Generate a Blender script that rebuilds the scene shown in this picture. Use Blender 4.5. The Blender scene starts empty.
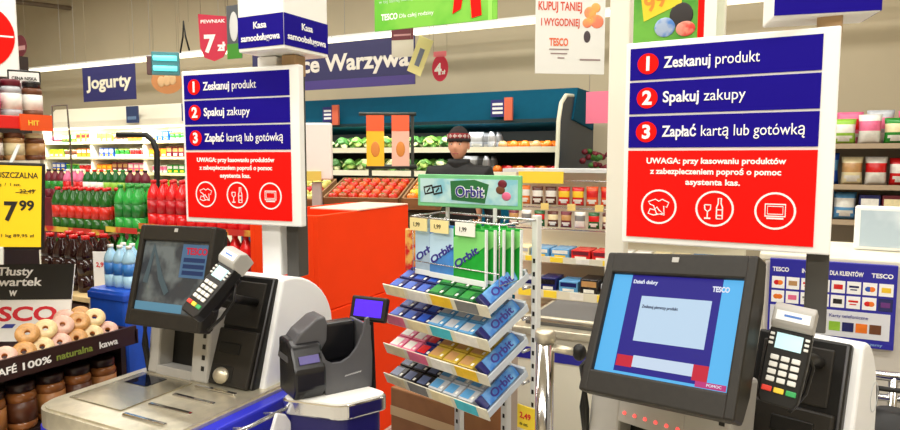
import bpy, bmesh, math, random
from mathutils import Matrix, Vector
random.seed(7)
C = bpy.context.scene.collection
PI = math.pi
rad = math.radians

# ------------------------------------------------------------------ camera, world, lights, exposure
FPX, HY, CZ, YAW = 650.0, 157.0, 1.6, rad(27)
PITCH = math.atan((215 - HY) / FPX)
cam = bpy.data.objects.new('camera', bpy.data.cameras.new('camera'))
cam.data.sensor_width = 36.0
cam.data.lens = 36.0 * FPX / 900.0
cam.data.clip_start = 0.05
cam.location = (0, 0, CZ)
cam.rotation_euler = (PI / 2 - PITCH, 0, YAW)
C.objects.link(cam)
bpy.context.scene.camera = cam

w = bpy.data.worlds.new('world')
bpy.context.scene.world = w
w.use_nodes = True
w.node_tree.nodes['Background'].inputs[0].default_value = (0.9, 0.93, 1.0, 1)
w.node_tree.nodes['Background'].inputs[1].default_value = 0.3

vs = bpy.context.scene.view_settings
vs.view_transform = 'Standard'
vs.look = 'None'
vs.gamma = 1
vs.use_curve_mapping = False
vs.exposure = 0.0


def area(name, loc, sx, sy, power, col=(1, 0.97, 0.9), rot=(0, 0, 0)):
    l = bpy.data.lights.new(name, 'AREA')
    l.shape = 'RECTANGLE'
    l.size, l.size_y = sx, sy
    l.energy = power
    l.color = col
    o = bpy.data.objects.new(name, l)
    o.location = loc
    o.rotation_euler = rot
    C.objects.link(o)


# rows of ceiling lamps over the shop floor
area('ceiling_light_front_row', (-1.0, -2.2, 4.6), 9, 0.6, 300)
area('ceiling_light_till_row', (-2.0, 0.6, 4.6), 11, 0.5, 250)
area('ceiling_light_middle_row', (-5.0, 3.4, 4.6), 14, 0.5, 330)
area('ceiling_light_rear_row', (-5.0, 5.6, 4.6), 14, 0.4, 240)
# lamp under the dairy canopy, then an added fill that brightens the produce shelves
area('dairy_fridge_light', (-9.0, 6.86, 2.06), 5.0, 0.08, 90, (1, 0.96, 0.84), (rad(18), 0, 0))
area('produce_shelf_fill', (-4.1, 6.62, 1.96), 4.0, 0.06, 24, (1, 0.98, 0.92), (rad(14), 0, 0))


# ------------------------------------------------------------------ pixel helpers: a pixel's ray met with a real plane
def ray(px, py):
    x, up = (px - 450) / FPX, (215 - py) / FPX
    y = math.cos(PITCH) + up * math.sin(PITCH)
    z = -math.sin(PITCH) + up * math.cos(PITCH)
    c, s = math.cos(YAW), math.sin(YAW)
    return Vector((x * c - y * s, x * s + y * c, z))


EYE = Vector((0, 0, CZ))
def PV(px, py, v): r = ray(px, py); return EYE + r * (v / r.y)
def PU(px, py, u): r = ray(px, py); return EYE + r * (u / r.x)
def PZ(px, py, z): r = ray(px, py); return EYE + r * ((z - CZ) / r.z)
def PD(px, py, d): return EYE + ray(px, py) * d


# ------------------------------------------------------------------ materials
def lin(c):
    c = c / 255.0
    return c / 12.92 if c <= 0.04045 else ((c + 0.055) / 1.055) ** 2.4


MATS = {}
def M(name, rgb=(200, 200, 200), rough=0.5, metal=0.0, emit=0.0, noise=0.0, scale=12.0, rgb2=None, trans=0.0, spec=0.5, bump=0.0, coat=0.0, alpha=1.0, base=1.0):
    if name in MATS:
        return MATS[name]
    m = bpy.data.materials.new(name)
    m.use_nodes = True
    nt = m.node_tree
    b = nt.nodes['Principled BSDF']
    col = (lin(rgb[0]), lin(rgb[1]), lin(rgb[2]), 1)
    b.inputs['Base Color'].default_value = (col[0] * base, col[1] * base, col[2] * base, 1)
    b.inputs['Roughness'].default_value = rough
    b.inputs['Metallic'].default_value = metal
    b.inputs['Specular IOR Level'].default_value = spec
    b.inputs['Transmission Weight'].default_value = trans
    b.inputs['Coat Weight'].default_value = coat
    b.inputs['Alpha'].default_value = alpha
    tc = nt.nodes.new('ShaderNodeTexCoord')
    nz = nt.nodes.new('ShaderNodeTexNoise')
    nz.inputs['Scale'].default_value = scale
    nz.inputs['Detail'].default_value = 3
    nt.links.new(tc.outputs['Object'], nz.inputs['Vector'])
    if noise > 0 or rgb2:
        mx = nt.nodes.new('ShaderNodeMix')
        mx.data_type = 'RGBA'
        mx.inputs[6].default_value = col
        d = 1 - noise
        mx.inputs[7].default_value = (lin(rgb2[0]), lin(rgb2[1]), lin(rgb2[2]), 1) if rgb2 else (col[0] * d, col[1] * d, col[2] * d, 1)
        rp = nt.nodes.new('ShaderNodeValToRGB')
        rp.color_ramp.elements[0].position = 0.42
        rp.color_ramp.elements[1].position = 0.58
        nt.links.new(nz.outputs['Fac'], rp.inputs['Fac'])
        nt.links.new(rp.outputs['Color'], mx.inputs[0])
        nt.links.new(mx.outputs[2], b.inputs['Base Color'])
    if bump > 0:
        bp = nt.nodes.new('ShaderNodeBump')
        bp.inputs['Strength'].default_value = bump
        bp.inputs['Distance'].default_value = 0.01
        nt.links.new(nz.outputs['Fac'], bp.inputs['Height'])
        nt.links.new(bp.outputs['Normal'], b.inputs['Normal'])
    if emit > 0:
        b.inputs['Emission Color'].default_value = col
        b.inputs['Emission Strength'].default_value = emit
    MATS[name] = m
    return m


WHITE = M('white_enamel', (240, 240, 238), 0.35)
CREAM = M('cream_enamel', (236, 230, 208), 0.45)
BLACKP = M('black_plastic', (20, 19, 18), 0.42, noise=0.15, scale=40, spec=0.35)
HOUSING = M('charcoal_housing', (40, 37, 33), 0.45, noise=0.12, scale=60, spec=0.3)
DARKG = M('dark_grey_plastic', (70, 70, 72), 0.45, noise=0.1)
GREYP = M('grey_plastic', (176, 174, 170), 0.5, noise=0.06)
STEEL = M('brushed_steel', (214, 206, 184), 0.34, 0.7, noise=0.1, scale=30)
CHROME = M('chrome', (215, 215, 215), 0.12, 1.0)
WIRE = M('chrome_wire', (205, 205, 205), 0.25, 0.8)
SIGNW = M('sign_white', (248, 248, 246), 0.4)
SIGNB = M('sign_blue', (22, 4, 138), 0.6, spec=0.12)
SIGNR = M('sign_red', (244, 18, 10), 0.6, spec=0.12)
NAVY = M('navy_panel', (26, 24, 110), 0.4)
BLUEP = M('royal_blue_panel', (42, 48, 196), 0.4)
TXTW = M('white_print', (250, 250, 250), 0.5)
TXTK = M('black_print', (20, 18, 18), 0.5)
TXTR = M('red_print', (214, 30, 40), 0.5)
TXTB = M('blue_print', (40, 40, 150), 0.5)
CLEAR = M('clear_acrylic', (250, 252, 252), 0.06, 0, trans=1.0)
POSTD = M('post_backlit_dark', (66, 64, 60), 0.45)  # backlit tone of the post below the board, put into its colour
POSTLIT = M('post_lit_tan', (176, 144, 104), 0.5, noise=0.1)  # lit tone of the same post above the board, put into its colour


# ------------------------------------------------------------------ mesh builder
class B:
    def __init__(s):
        s.bm = bmesh.new()
        s.mats = []
        s.mx = Matrix.Identity(4)

    def mi(s, m):
        if m not in s.mats:
            s.mats.append(m)
        return s.mats.index(m)

    def take(s, tmp, m, mx=None, smooth=False):
        i = s.mi(m)
        T = s.mx @ (mx or Matrix.Identity(4))
        vm = {}
        for v in tmp.verts:
            vm[v] = s.bm.verts.new(T @ v.co)
        for f in tmp.faces:
            try:
                nf = s.bm.faces.new([vm[v] for v in f.verts])
            except ValueError:
                continue
            nf.material_index = i
            nf.smooth = smooth
        tmp.free()
        return s

    def box(s, c, d, m, bev=0.0, mx=None, seg=2):
        t = bmesh.new()
        bmesh.ops.create_cube(t, size=1)
        bmesh.ops.scale(t, vec=d, verts=t.verts)
        if bev > 0:
            bmesh.ops.bevel(t, geom=t.edges[:], offset=min(bev, min(d) * 0.45), segments=seg, affect='EDGES', profile=0.5)
        bmesh.ops.translate(t, vec=c, verts=t.verts)
        return s.take(t, m, mx)

    def box2(s, a, b, m, bev=0.0, mx=None, seg=2):
        c = [(a[i] + b[i]) / 2 for i in range(3)]
        d = [abs(b[i] - a[i]) for i in range(3)]
        return s.box(c, d, m, bev, mx, seg)

    def prism(s, poly, a, b, m, axis='y', mx=None, bev=0.0, smooth=False):
        # poly in the plane across the axis; axis y: (x,z); axis x: (y,z); axis z: (x,y)
        t = bmesh.new()
        def P(p, h):
            return {'y': (p[0], h, p[1]), 'x': (h, p[0], p[1]), 'z': (p[0], p[1], h)}[axis]
        lo = [t.verts.new(P(p, a)) for p in poly]
        hi = [t.verts.new(P(p, b)) for p in poly]
        n = len(poly)
        t.faces.new(lo[::-1])
        t.faces.new(hi)
        for i in range(n):
            t.faces.new((lo[i], lo[(i + 1) % n], hi[(i + 1) % n], hi[i]))
        bmesh.ops.recalc_face_normals(t, faces=t.faces)
        if bev > 0:
            bmesh.ops.bevel(t, geom=t.edges[:], offset=bev, segments=2, affect='EDGES', profile=0.5)
        return s.take(t, m, mx, smooth)

    def lathe(s, prof, m, c=(0, 0, 0), n=14, mx=None, smooth=True, cap=True):
        t = bmesh.new()
        rings = []
        for r, z in prof:
            rings.append([t.verts.new((c[0] + r * math.cos(2 * PI * k / n), c[1] + r * math.sin(2 * PI * k / n), c[2] + z)) for k in range(n)])
        for a, b in zip(rings, rings[1:]):
            for k in range(n):
                t.faces.new((a[k], a[(k + 1) % n], b[(k + 1) % n], b[k]))
        if cap:
            t.faces.new(rings[0][::-1])
            t.faces.new(rings[-1])
        return s.take(t, m, mx, smooth)

    def tube(s, pts, r, m, n=8, mx=None):
        pts = [Vector(p) for p in pts]
        t = bmesh.new()
        rings = []
        up = None
        for i, p in enumerate(pts):
            d = ((pts[min(i + 1, len(pts) - 1)] - p).normalized() + (p - pts[max(i - 1, 0)]).normalized())
            d.normalize()
            if up is None:
                up = Vector((0, 0, 1)) if abs(d.z) < 0.9 else Vector((1, 0, 0))
            a = d.cross(up).normalized()
            b2 = a.cross(d).normalized()
            up = b2
            rings.append([t.verts.new(p + a * (r * math.cos(2 * PI * k / n)) + b2 * (r * math.sin(2 * PI * k / n))) for k in range(n)])
        for a, b in zip(rings, rings[1:]):
            for k in range(n):
                t.faces.new((a[k], a[(k + 1) % n], b[(k + 1) % n], b[k]))
        t.faces.new(rings[0][::-1])
        t.faces.new(rings[-1])
        bmesh.ops.recalc_face_normals(t, faces=t.faces)
        return s.take(t, m, mx, True)

    def blob(s, c, r, m, seg=10, rings=7, jit=0.0, mx=None):
        t = bmesh.new()
        bmesh.ops.create_uvsphere(t, u_segments=seg, v_segments=rings, radius=1)
        for v in t.verts:
            k = 1 + random.uniform(-jit, jit)
            v.co = Vector((c[0] + v.co.x * r[0] * k, c[1] + v.co.y * r[1] * k, c[2] + v.co.z * r[2] * k))
        return s.take(t, m, mx, True)

    def strip(s, pts, wd, m, y0=0.0, th=0.001, closed=False):
        # flat line of width wd in the x-z plane, front face at y0-th
        pts = [Vector((p[0], p[1])) for p in pts]
        n = len(pts)
        t = bmesh.new()
        L, R = [], []
        for i in range(n):
            a = pts[(i - 1) % n] if (closed or i > 0) else pts[i]
            b = pts[(i + 1) % n] if (closed or i < n - 1) else pts[i]
            d = (b - a).normalized()
            nn = Vector((-d.y, d.x)) * (wd / 2)
            L.append(pts[i] + nn)
            R.append(pts[i] - nn)
        def mk(p, y): return t.verts.new((p.x, y, p.y))
        lf = [mk(p, y0 - th) for p in L]; rf = [mk(p, y0 - th) for p in R]
        lb = [mk(p, y0) for p in L]; rb = [mk(p, y0) for p in R]
        for i in range(n if closed else n - 1):
            j = (i + 1) % n
            t.faces.new((lf[i], lf[j], rf[j], rf[i]))
            t.faces.new((lb[i], lb[j], lf[j], lf[i]))
            t.faces.new((rf[i], rf[j], rb[j], rb[i]))
        bmesh.ops.recalc_face_normals(t, faces=t.faces)
        return s.take(t, m)

    def mesh(s, name):
        me = bpy.data.meshes.new(name)
        s.bm.to_mesh(me)
        s.bm.free()
        for m in s.mats:
            me.materials.append(m)
        return me

    def done(s, name, parent=None, label=None):
        o = bpy.data.objects.new(name, s.mesh(name))
        C.objects.link(o)
        if parent:
            o.parent = parent
        if label:
            o['label'] = label
        return o


def tag(o, label, cat, group=None, kind=None):
    o['label'] = label
    o['category'] = cat
    if group:
        o['group'] = group
    if kind:
        o['kind'] = kind
    return o


def thing(name, label, cat, loc=(0, 0, 0), rz=0.0, group=None, mx=None):
    o = bpy.data.objects.new(name, None)
    o.empty_display_size = 0.05
    C.objects.link(o)
    if mx is not None:
        o.matrix_world = mx
    else:
        o.location = loc
        o.rotation_euler = (0, 0, rz)
    return tag(o, label, cat, group)


def dup(root, loc=None, rz=None, label=None, group=None):
    r = root.copy()
    C.objects.link(r)
    if loc is not None:
        r.location = loc
    if rz is not None:
        r.rotation_euler = (0, 0, rz)
    if label:
        r['label'] = label
    if group:
        r['group'] = group
    for ch in list(root.children):
        c = ch.copy()
        C.objects.link(c)
        c.parent = r
        for g in list(ch.children):
            d = g.copy()
            C.objects.link(d)
            d.parent = c
    return r


def struct(name, b):
    o = b.done(name)
    o['kind'] = 'structure'
    return o


def pose(loc, yaw, tilt=0.0, roll=0.0):
    return Matrix.Translation(loc) @ Matrix.Rotation(yaw, 4, 'Z') @ Matrix.Rotation(tilt, 4, 'X') @ Matrix.Rotation(roll, 4, 'Y')


TXT = {}
def text_mesh(body, bold, ext):
    k = (body, bold, ext)
    if k in TXT:
        return TXT[k]
    cu = bpy.data.curves.new('lettering', 'FONT')
    cu.body = body
    cu.size = 1
    cu.offset = bold
    cu.extrude = ext
    cu.resolution_u = 3
    cu.align_x = 'LEFT'
    o = bpy.data.objects.new('lettering_source', cu)
    C.objects.link(o)
    bpy.context.view_layer.update()
    me = bpy.data.meshes.new_from_object(o.evaluated_get(bpy.context.evaluated_depsgraph_get()))
    bpy.data.objects.remove(o)
    bpy.data.curves.remove(cu)
    me.materials.clear()
    xs = [v.co.x for v in me.vertices]
    ys = [v.co.y for v in me.vertices]
    TXT[k] = (me, min(xs), max(xs), min(ys), max(ys))
    return TXT[k]


def text(body, size, m, parent, loc, width=None, bold=0.0, align='L', rot=None, name='lettering', slant=0.0):
    """Lettering on a face that looks towards -y of its parent: x to the right, z up; loc is its baseline start."""
    src, x0, x1, y0, y1 = text_mesh(body, bold, 0.02)
    me = src.copy()
    me.materials.append(m)
    sx = width / (x1 - x0) if width else size
    off = {'L': -x0, 'C': -(x0 + x1) / 2, 'R': -x1}[align]
    for v in me.vertices:
        x, y, z = v.co
        v.co = ((x + off) * sx + slant * y * size, -z * 0.03 - 0.0004, y * size)
    o = bpy.data.objects.new(name, me)
    C.objects.link(o)
    o.parent = parent
    o.location = loc
    if rot:
        o.rotation_euler = rot
    return o


def ordinal(i):
    s = 'first second third fourth fifth sixth seventh eighth ninth tenth eleventh twelfth thirteenth fourteenth fifteenth sixteenth seventeenth eighteenth nineteenth twentieth'.split()
    if i < 20:
        return s[i]
    return {2: 'twenty', 3: 'thirty', 4: 'forty'}[(i + 1) // 10] + '-' + s[(i + 1) % 10 - 1] if (i + 1) % 10 else {3: 'thirtieth', 4: 'fortieth', 5: 'fiftieth'}[(i + 1) // 10]


PAL = dict(red=(214, 28, 30), green=(40, 142, 48), blue=(36, 84, 190), yellow=(244, 200, 40), orange=(240, 122, 30), white=(240, 238, 230), pink=(236, 110, 150), purple=(110, 50, 130),
           brown=(110, 62, 34), black=(34, 30, 32), cream=(240, 226, 180), teal=(30, 140, 150), silver=(190, 194, 200), grey=(128, 128, 126), maroon=(110, 20, 40), lime=(150, 200, 60), tan=(196, 150, 96), navy=(30, 36, 100), turquoise=(70, 190, 210), slate=(92, 104, 140), dkgreen=(20, 96, 40), sky=(96, 160, 210), gold=(200, 168, 60))
def col(c, rough=0.4):
    return M('pack_' + c, PAL[c], rough, noise=0.1, scale=30)


# ================================================================== SETTING
def checker_floor():
    m = M('floor_tiles', (196, 190, 178), 0.25, noise=0.08, scale=2)
    nt = m.node_tree
    b = nt.nodes['Principled BSDF']
    br = nt.nodes.new('ShaderNodeTexBrick')
    br.offset = 0
    br.inputs['Color1'].default_value = (0.55, 0.52, 0.46, 1)
    br.inputs['Color2'].default_value = (0.5, 0.47, 0.42, 1)
    br.inputs['Mortar'].default_value = (0.3, 0.29, 0.27, 1)
    br.inputs['Scale'].default_value = 1.0
    br.inputs['Brick Width'].default_value = 0.4
    br.inputs['Row Height'].default_value = 0.4
    br.inputs['Mortar Size'].default_value = 0.004
    tc = nt.nodes.new('ShaderNodeTexCoord')
    nt.links.new(tc.outputs['Object'], br.inputs['Vector'])
    nt.links.new(br.outputs['Color'], b.inputs['Base Color'])
    return m


X0, X1, Y0, Y1, ZC = -16.0, 4.5, -4.0, 7.95, 4.95
WALLM = M('beige_wall', (188, 176, 150), 0.85, noise=0.05, scale=1.2)
struct('floor', B().box2((X0, Y0, -0.1), (X1, Y1, 0), checker_floor()))
struct('ceiling', B().box2((X0, Y0, ZC), (X1, Y1, ZC + 0.1), M('ceiling_paint', (196, 186, 164), 0.9, noise=0.05)))
struct('wall_back', B().box2((X0, Y1, 0), (X1, Y1 + 0.1, ZC), WALLM))
struct('wall_left', B().box2((X0 - 0.1, Y0, 0), (X0, Y1, ZC), WALLM))
struct('wall_right', B().box2((X1, Y0, 0), (X1 + 0.1, Y1, ZC), WALLM))
struct('wall_front', B().box2((X0, Y0 - 0.1, 0), (X1, Y0, ZC), WALLM))


# ================================================================== SELF-CHECKOUT KIOSKS
def icon_bottle(b, cx, cz, r, m):
    b.strip([(cx + r * math.cos(a * PI / 16), cz + r * math.sin(a * PI / 16)) for a in range(32)], r * 0.11, m, closed=True)
    g = lambda x, z: (cx + x * r, cz + z * r)
    b.strip([g(-.55, .22), g(-.52, -.05), g(-.38, -.18), g(-.22, -.05), g(-.2, .22), g(-.55, .22)], r * .07, m)
    b.strip([g(-.38, -.18), g(-.38, -.55)], r * .07, m)
    b.strip([g(-.55, -.57), g(-.2, -.57)], r * .09, m)
    b.strip([g(.12, -.58), g(.12, .1), g(.2, .3), g(.2, .62), g(.36, .62), g(.36, .3), g(.44, .1), g(.44, -.58), g(.12, -.58)], r * .07, m)
    b.strip([g(.12, -.05), g(.44, -.05)], r * .06, m)
    b.strip([g(.12, -.38), g(.44, -.38)], r * .06, m)


def icon_box(b, cx, cz, r, m):
    b.strip([(cx + r * math.cos(a * PI / 16), cz + r * math.sin(a * PI / 16)) for a in range(32)], r * 0.11, m, closed=True)
    g = lambda x, z: (cx + x * r, cz + z * r)
    b.strip([g(-.5, .38), g(.52, .38), g(.52, -.3), g(-.5, -.3)], r * .08, m, closed=True)
    b.strip([g(-.38, .26), g(.4, .26), g(.4, -.18), g(-.38, -.18)], r * .05, m, closed=True)
    b.strip([g(-.42, -.42), g(.44, -.42)], r * .09, m)


def icon_shirt(b, cx, cz, r, m):
    b.strip([(cx + r * math.cos(a * PI / 16), cz + r * math.sin(a * PI / 16)) for a in range(32)], r * 0.11, m, closed=True)
    g = lambda x, z: (cx + x * r, cz + z * r)
    b.strip([g(-.2, .46), g(0, .34), g(.2, .46), g(.6, .28), g(.48, -.02), g(.3, .06), g(.34, -.5), g(-.12, -.42), g(-.3, .06), g(-.5, .14), g(-.62, .3)], r * .06, m, closed=True)
    b.strip([g(-.62, -.42), g(-.5, -.14), g(-.26, -.2), g(-.1, -.02), g(.04, -.22), g(.3, -.4), g(-.3, -.52)], r * .07, m, closed=True)


def kiosk_sign(loc, yaw, label, white_post, dark_x, lantern, post_z=1.185, drop=0.0):
    """Instruction sign; loc is the middle of its board on the floor plan."""
    t = thing('instruction_sign', label, 'sign', (loc[0], loc[1], 0), yaw)
    W, H, ZT = 0.5, 0.54, 1.635 + 0.27
    if white_post:
        B().box2((0.06, 0.03, post_z), (0.14, 0.11, 1.943), WHITE, 0.006).done('white_post', t)
    p = B()
    p.box2((dark_x, 0.03, post_z), (dark_x + 0.05, 0.09, ZT - 0.03), POSTD, 0.004)
    p.done('dark_post', t)
    B().box2((dark_x - 0.002, 0.028, ZT - 0.03), (dark_x + 0.052, 0.092, 1.943), POSTLIT, 0.004).done('post_lit_top', t, 'upper part of the post, coloured tan as lit')  # top of the same post, a separate piece to paint it brighter where lit
    bd = B()
    bd.box2((-W / 2, 0, ZT - H), (W / 2, 0.03, ZT), SIGNW, 0.004)
    bd.done('board', t)
    x0, x1 = -W / 2 + 0.013, W / 2 - 0.036
    rows = [('1', 'Zeskanuj', 'produkt', 0.016, 0.1), ('2', 'Spakuj', 'zakupy', 0.106, 0.19), ('3', 'Zapłać', 'kartą lub gotówką', 0.196, 0.28)]
    wid = [(0.115, 0.102), (0.09, 0.098), (0.086, 0.236)]
    for (n, a, c, z0, z1), (wa, wc) in zip(rows, wid):
        bb = B()
        bb.box2((x0, -0.0025, ZT - z1), (x1, 0, ZT - z0), SIGNB)
        band = bb.done('blue_band', t)
        zc = ZT - (z0 + z1) / 2
        d = B()
        d.lathe([(0.0275, 0), (0.0275, 0.0012)], SIGNR, n=28, mx=Matrix.Translation((x0 + 0.047, -0.0026, zc)) @ Matrix.Rotation(PI / 2, 4, 'X'), smooth=False)
        d.done('number_disc', band)
        text(n, 0.05, TXTW, band, (x0 + 0.047, -0.0042, zc - 0.0165), bold=0.035, align='C', name='number')
        text(a, 0.04, TXTW, band, (x0 + 0.088, -0.003, zc - 0.0125), width=wa, bold=0.02)
        text(c, 0.04, TXTW, band, (x0 + 0.1 + wa, -0.003, zc - 0.0125), width=wc)
    rb = B()
    rb.box2((x0, -0.0025, ZT - 0.522), (x1, 0, ZT - 0.288), SIGNR)
    red = rb.done('red_panel', t)
    xc = (x0 + x1) / 2 - 0.008
    for k, (s, wd) in enumerate((('UWAGA: przy kasowaniu produktów', 0.335), ('z zabezpieczeniem poproś o pomoc', 0.315), ('asystenta kas.', 0.132))):
        text(s, 0.021, TXTW, red, (xc, -0.003, ZT - 0.322 - k * 0.0275), width=wd, bold=0.03, align='C')
    for k, fn in enumerate((icon_shirt, icon_bottle, icon_box)):
        ib = B()
        ib.mx = Matrix.Translation((0, -0.0026, 0))
        fn(ib, x0 + 0.085 + 0.14 * k, ZT - 0.438, 0.044, TXTW)
        ib.done('icon', red)
    # the lantern box on top of the post
    lx, ly, lyaw, lw, ld = lantern
    mx = Matrix.Translation((lx, ly, 0)) @ Matrix.Rotation(lyaw, 4, 'Z')
    lb = B()
    lb.mx = mx
    lb.box2((-lw / 2, -ld / 2, 1.945 - drop), (lw / 2, ld / 2, 2.36), M('lantern_white', (250, 250, 246), 0.4), 0.004)
    box = lb.done('lantern_box', t)
    for ang, wf, df in ((0, lw, ld), (PI / 2, ld, lw)):
        fm = mx @ Matrix.Rotation(ang, 4, 'Z')
        f = B()
        f.mx = fm
        f.box2((-wf / 2 + 0.001, -df / 2 - 0.002, 1.957 - drop * 1.8), (wf / 2 - 0.001, -df / 2, 2.058), SIGNB)
        f.done('blue_face', box)
        for s, zz, wd in (('Kasa', 2.017, 0.055), ('samoobsługowa', 1.978, wf - 0.03)):
            o = text(s, 0.03, TXTW, box, (0, 0, 0), width=wd, bold=0.02, align='C')
            o.matrix_local = fm @ Matrix.Translation((0, -df / 2 - 0.0025, zz))
    return t


SCR_W, SCR_H = 0.305, 0.229
def monitor(parent, mw, scale, ui):
    """Touch monitor with its screen centre at the pose mw (world); parts under the kiosk."""
    S = Matrix.Scale(scale, 4)
    T = parent.matrix_world.inverted() @ mw @ S
    b = B()
    b.mx = T
    w2, ht, hb = 0.176, SCR_H / 2 + 0.052, SCR_H / 2 + 0.052
    # frame of four bevelled sides around the recessed screen, and the back shell
    sw, sh = SCR_W / 2, SCR_H / 2
    b.box2((-w2, -0.016, -hb), (-sw, 0.03, ht), HOUSING, 0.006)
    b.box2((sw, -0.016, -hb), (w2, 0.03, ht), HOUSING, 0.006)
    b.box2((-sw - 0.006, -0.0155, sh), (sw + 0.006, 0.03, ht), HOUSING, 0.005)
    b.box2((-sw - 0.006, -0.0155, -hb), (sw + 0.006, 0.03, -sh), HOUSING, 0.005)
    b.prism([(0.024, -hb + 0.004), (0.024, ht - 0.004), (0.036, ht - 0.01), (0.05, ht - 0.08), (0.05, -hb + 0.06), (0.036, -hb + 0.01)], -w2 + 0.004, w2 - 0.004, HOUSING, 'x')
    b.box2((-0.05, 0.045, -0.1), (0.05, 0.14, 0.03), BLACKP, 0.01)
    mon = b.done('monitor', parent)
    def part(name, bb):
        return bb.done(name, mon)
    def P(x0, z0, x1, z1, name, m, lvl):
        bb = B()
        bb.mx = T
        bb.box2((x0 * SCR_W - sw, -0.004 - lvl * 0.0008, sh - z1 * SCR_H), (x1 * SCR_W - sw, 0.0, sh - z0 * SCR_H), m)
        return part(name, bb)
    lens = B()
    lens.mx = T
    lens.box2((-0.008, -0.0175, sh + 0.03), (0.008, -0.0155, sh + 0.042), GREYP, 0.002)
    part('sensor', lens)
    def TX(s, size, m, x, z, width, lvl, align='L', bold=0.0):
        o = text(s, size, m, mon, (0, 0, 0), width=width, align=align, bold=bold)
        o.matrix_local = T @ Matrix.Translation((x * SCR_W - sw, -0.0042 - lvl * 0.0008, sh - z * SCR_H))
        return o
    E = lambda n, c, e=0.8: M('screen_' + n, c, 0.45, emit=e, spec=0.15, base=0.1)
    if ui == 'greeting':
        P(0, 0, 1, 1, 'screen', E('sky_blue', (96, 190, 250)), 0)
        P(0.16, 0.0, 0.855, 0.97, 'screen_window', E('indigo', (44, 36, 142)), 1)
        P(0.27, 0.21, 0.80, 0.66, 'message_box', E('pale_blue', (196, 222, 246)), 2)
        P(0.17, 0.81, 0.3, 0.92, 'screen_button', E('red', (206, 40, 62)), 2)
        P(0.3, 0.8, 0.75, 0.91, 'text_field', E('field', (206, 224, 246)), 2)
        P(0.75, 0.8, 0.855, 0.94, 'screen_button', E('red', (206, 40, 62)), 2)
        P(0.78, 0.94, 0.985, 0.99, 'help_button', E('magenta', (196, 60, 130)), 2)
        TX('Dzień dobry', 0.012, E('white', (235, 240, 255)), 0.18, 0.085, 0.06, 1.2, bold=0.02)
        TX('TESCO', 0.016, E('white', (235, 240, 255)), 0.79, 0.12, 0.036, 1.2, bold=0.03)
        TX('Zeskanuj pierwszy produkt', 0.010, E('ink', (40, 40, 110), 0.2), 0.29, 0.33, 0.085, 2.2)
        TX('POMOC', 0.008, E('white', (235, 240, 255)), 0.86, 0.975, 0.03, 2.4)
    else:
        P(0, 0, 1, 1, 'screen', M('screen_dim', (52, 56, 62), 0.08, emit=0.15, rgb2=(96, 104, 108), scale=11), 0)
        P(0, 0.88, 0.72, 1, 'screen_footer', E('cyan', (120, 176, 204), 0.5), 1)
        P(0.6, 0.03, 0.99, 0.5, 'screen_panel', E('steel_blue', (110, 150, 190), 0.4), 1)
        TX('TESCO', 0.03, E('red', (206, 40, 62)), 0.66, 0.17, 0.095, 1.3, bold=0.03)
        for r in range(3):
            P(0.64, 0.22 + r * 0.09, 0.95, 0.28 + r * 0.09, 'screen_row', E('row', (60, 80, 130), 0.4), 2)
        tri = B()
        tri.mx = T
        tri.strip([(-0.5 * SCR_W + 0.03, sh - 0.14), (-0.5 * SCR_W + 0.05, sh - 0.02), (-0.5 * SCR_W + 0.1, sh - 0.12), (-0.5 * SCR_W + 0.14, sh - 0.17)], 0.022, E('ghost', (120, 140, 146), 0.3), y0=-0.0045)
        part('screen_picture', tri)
    return mon


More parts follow.
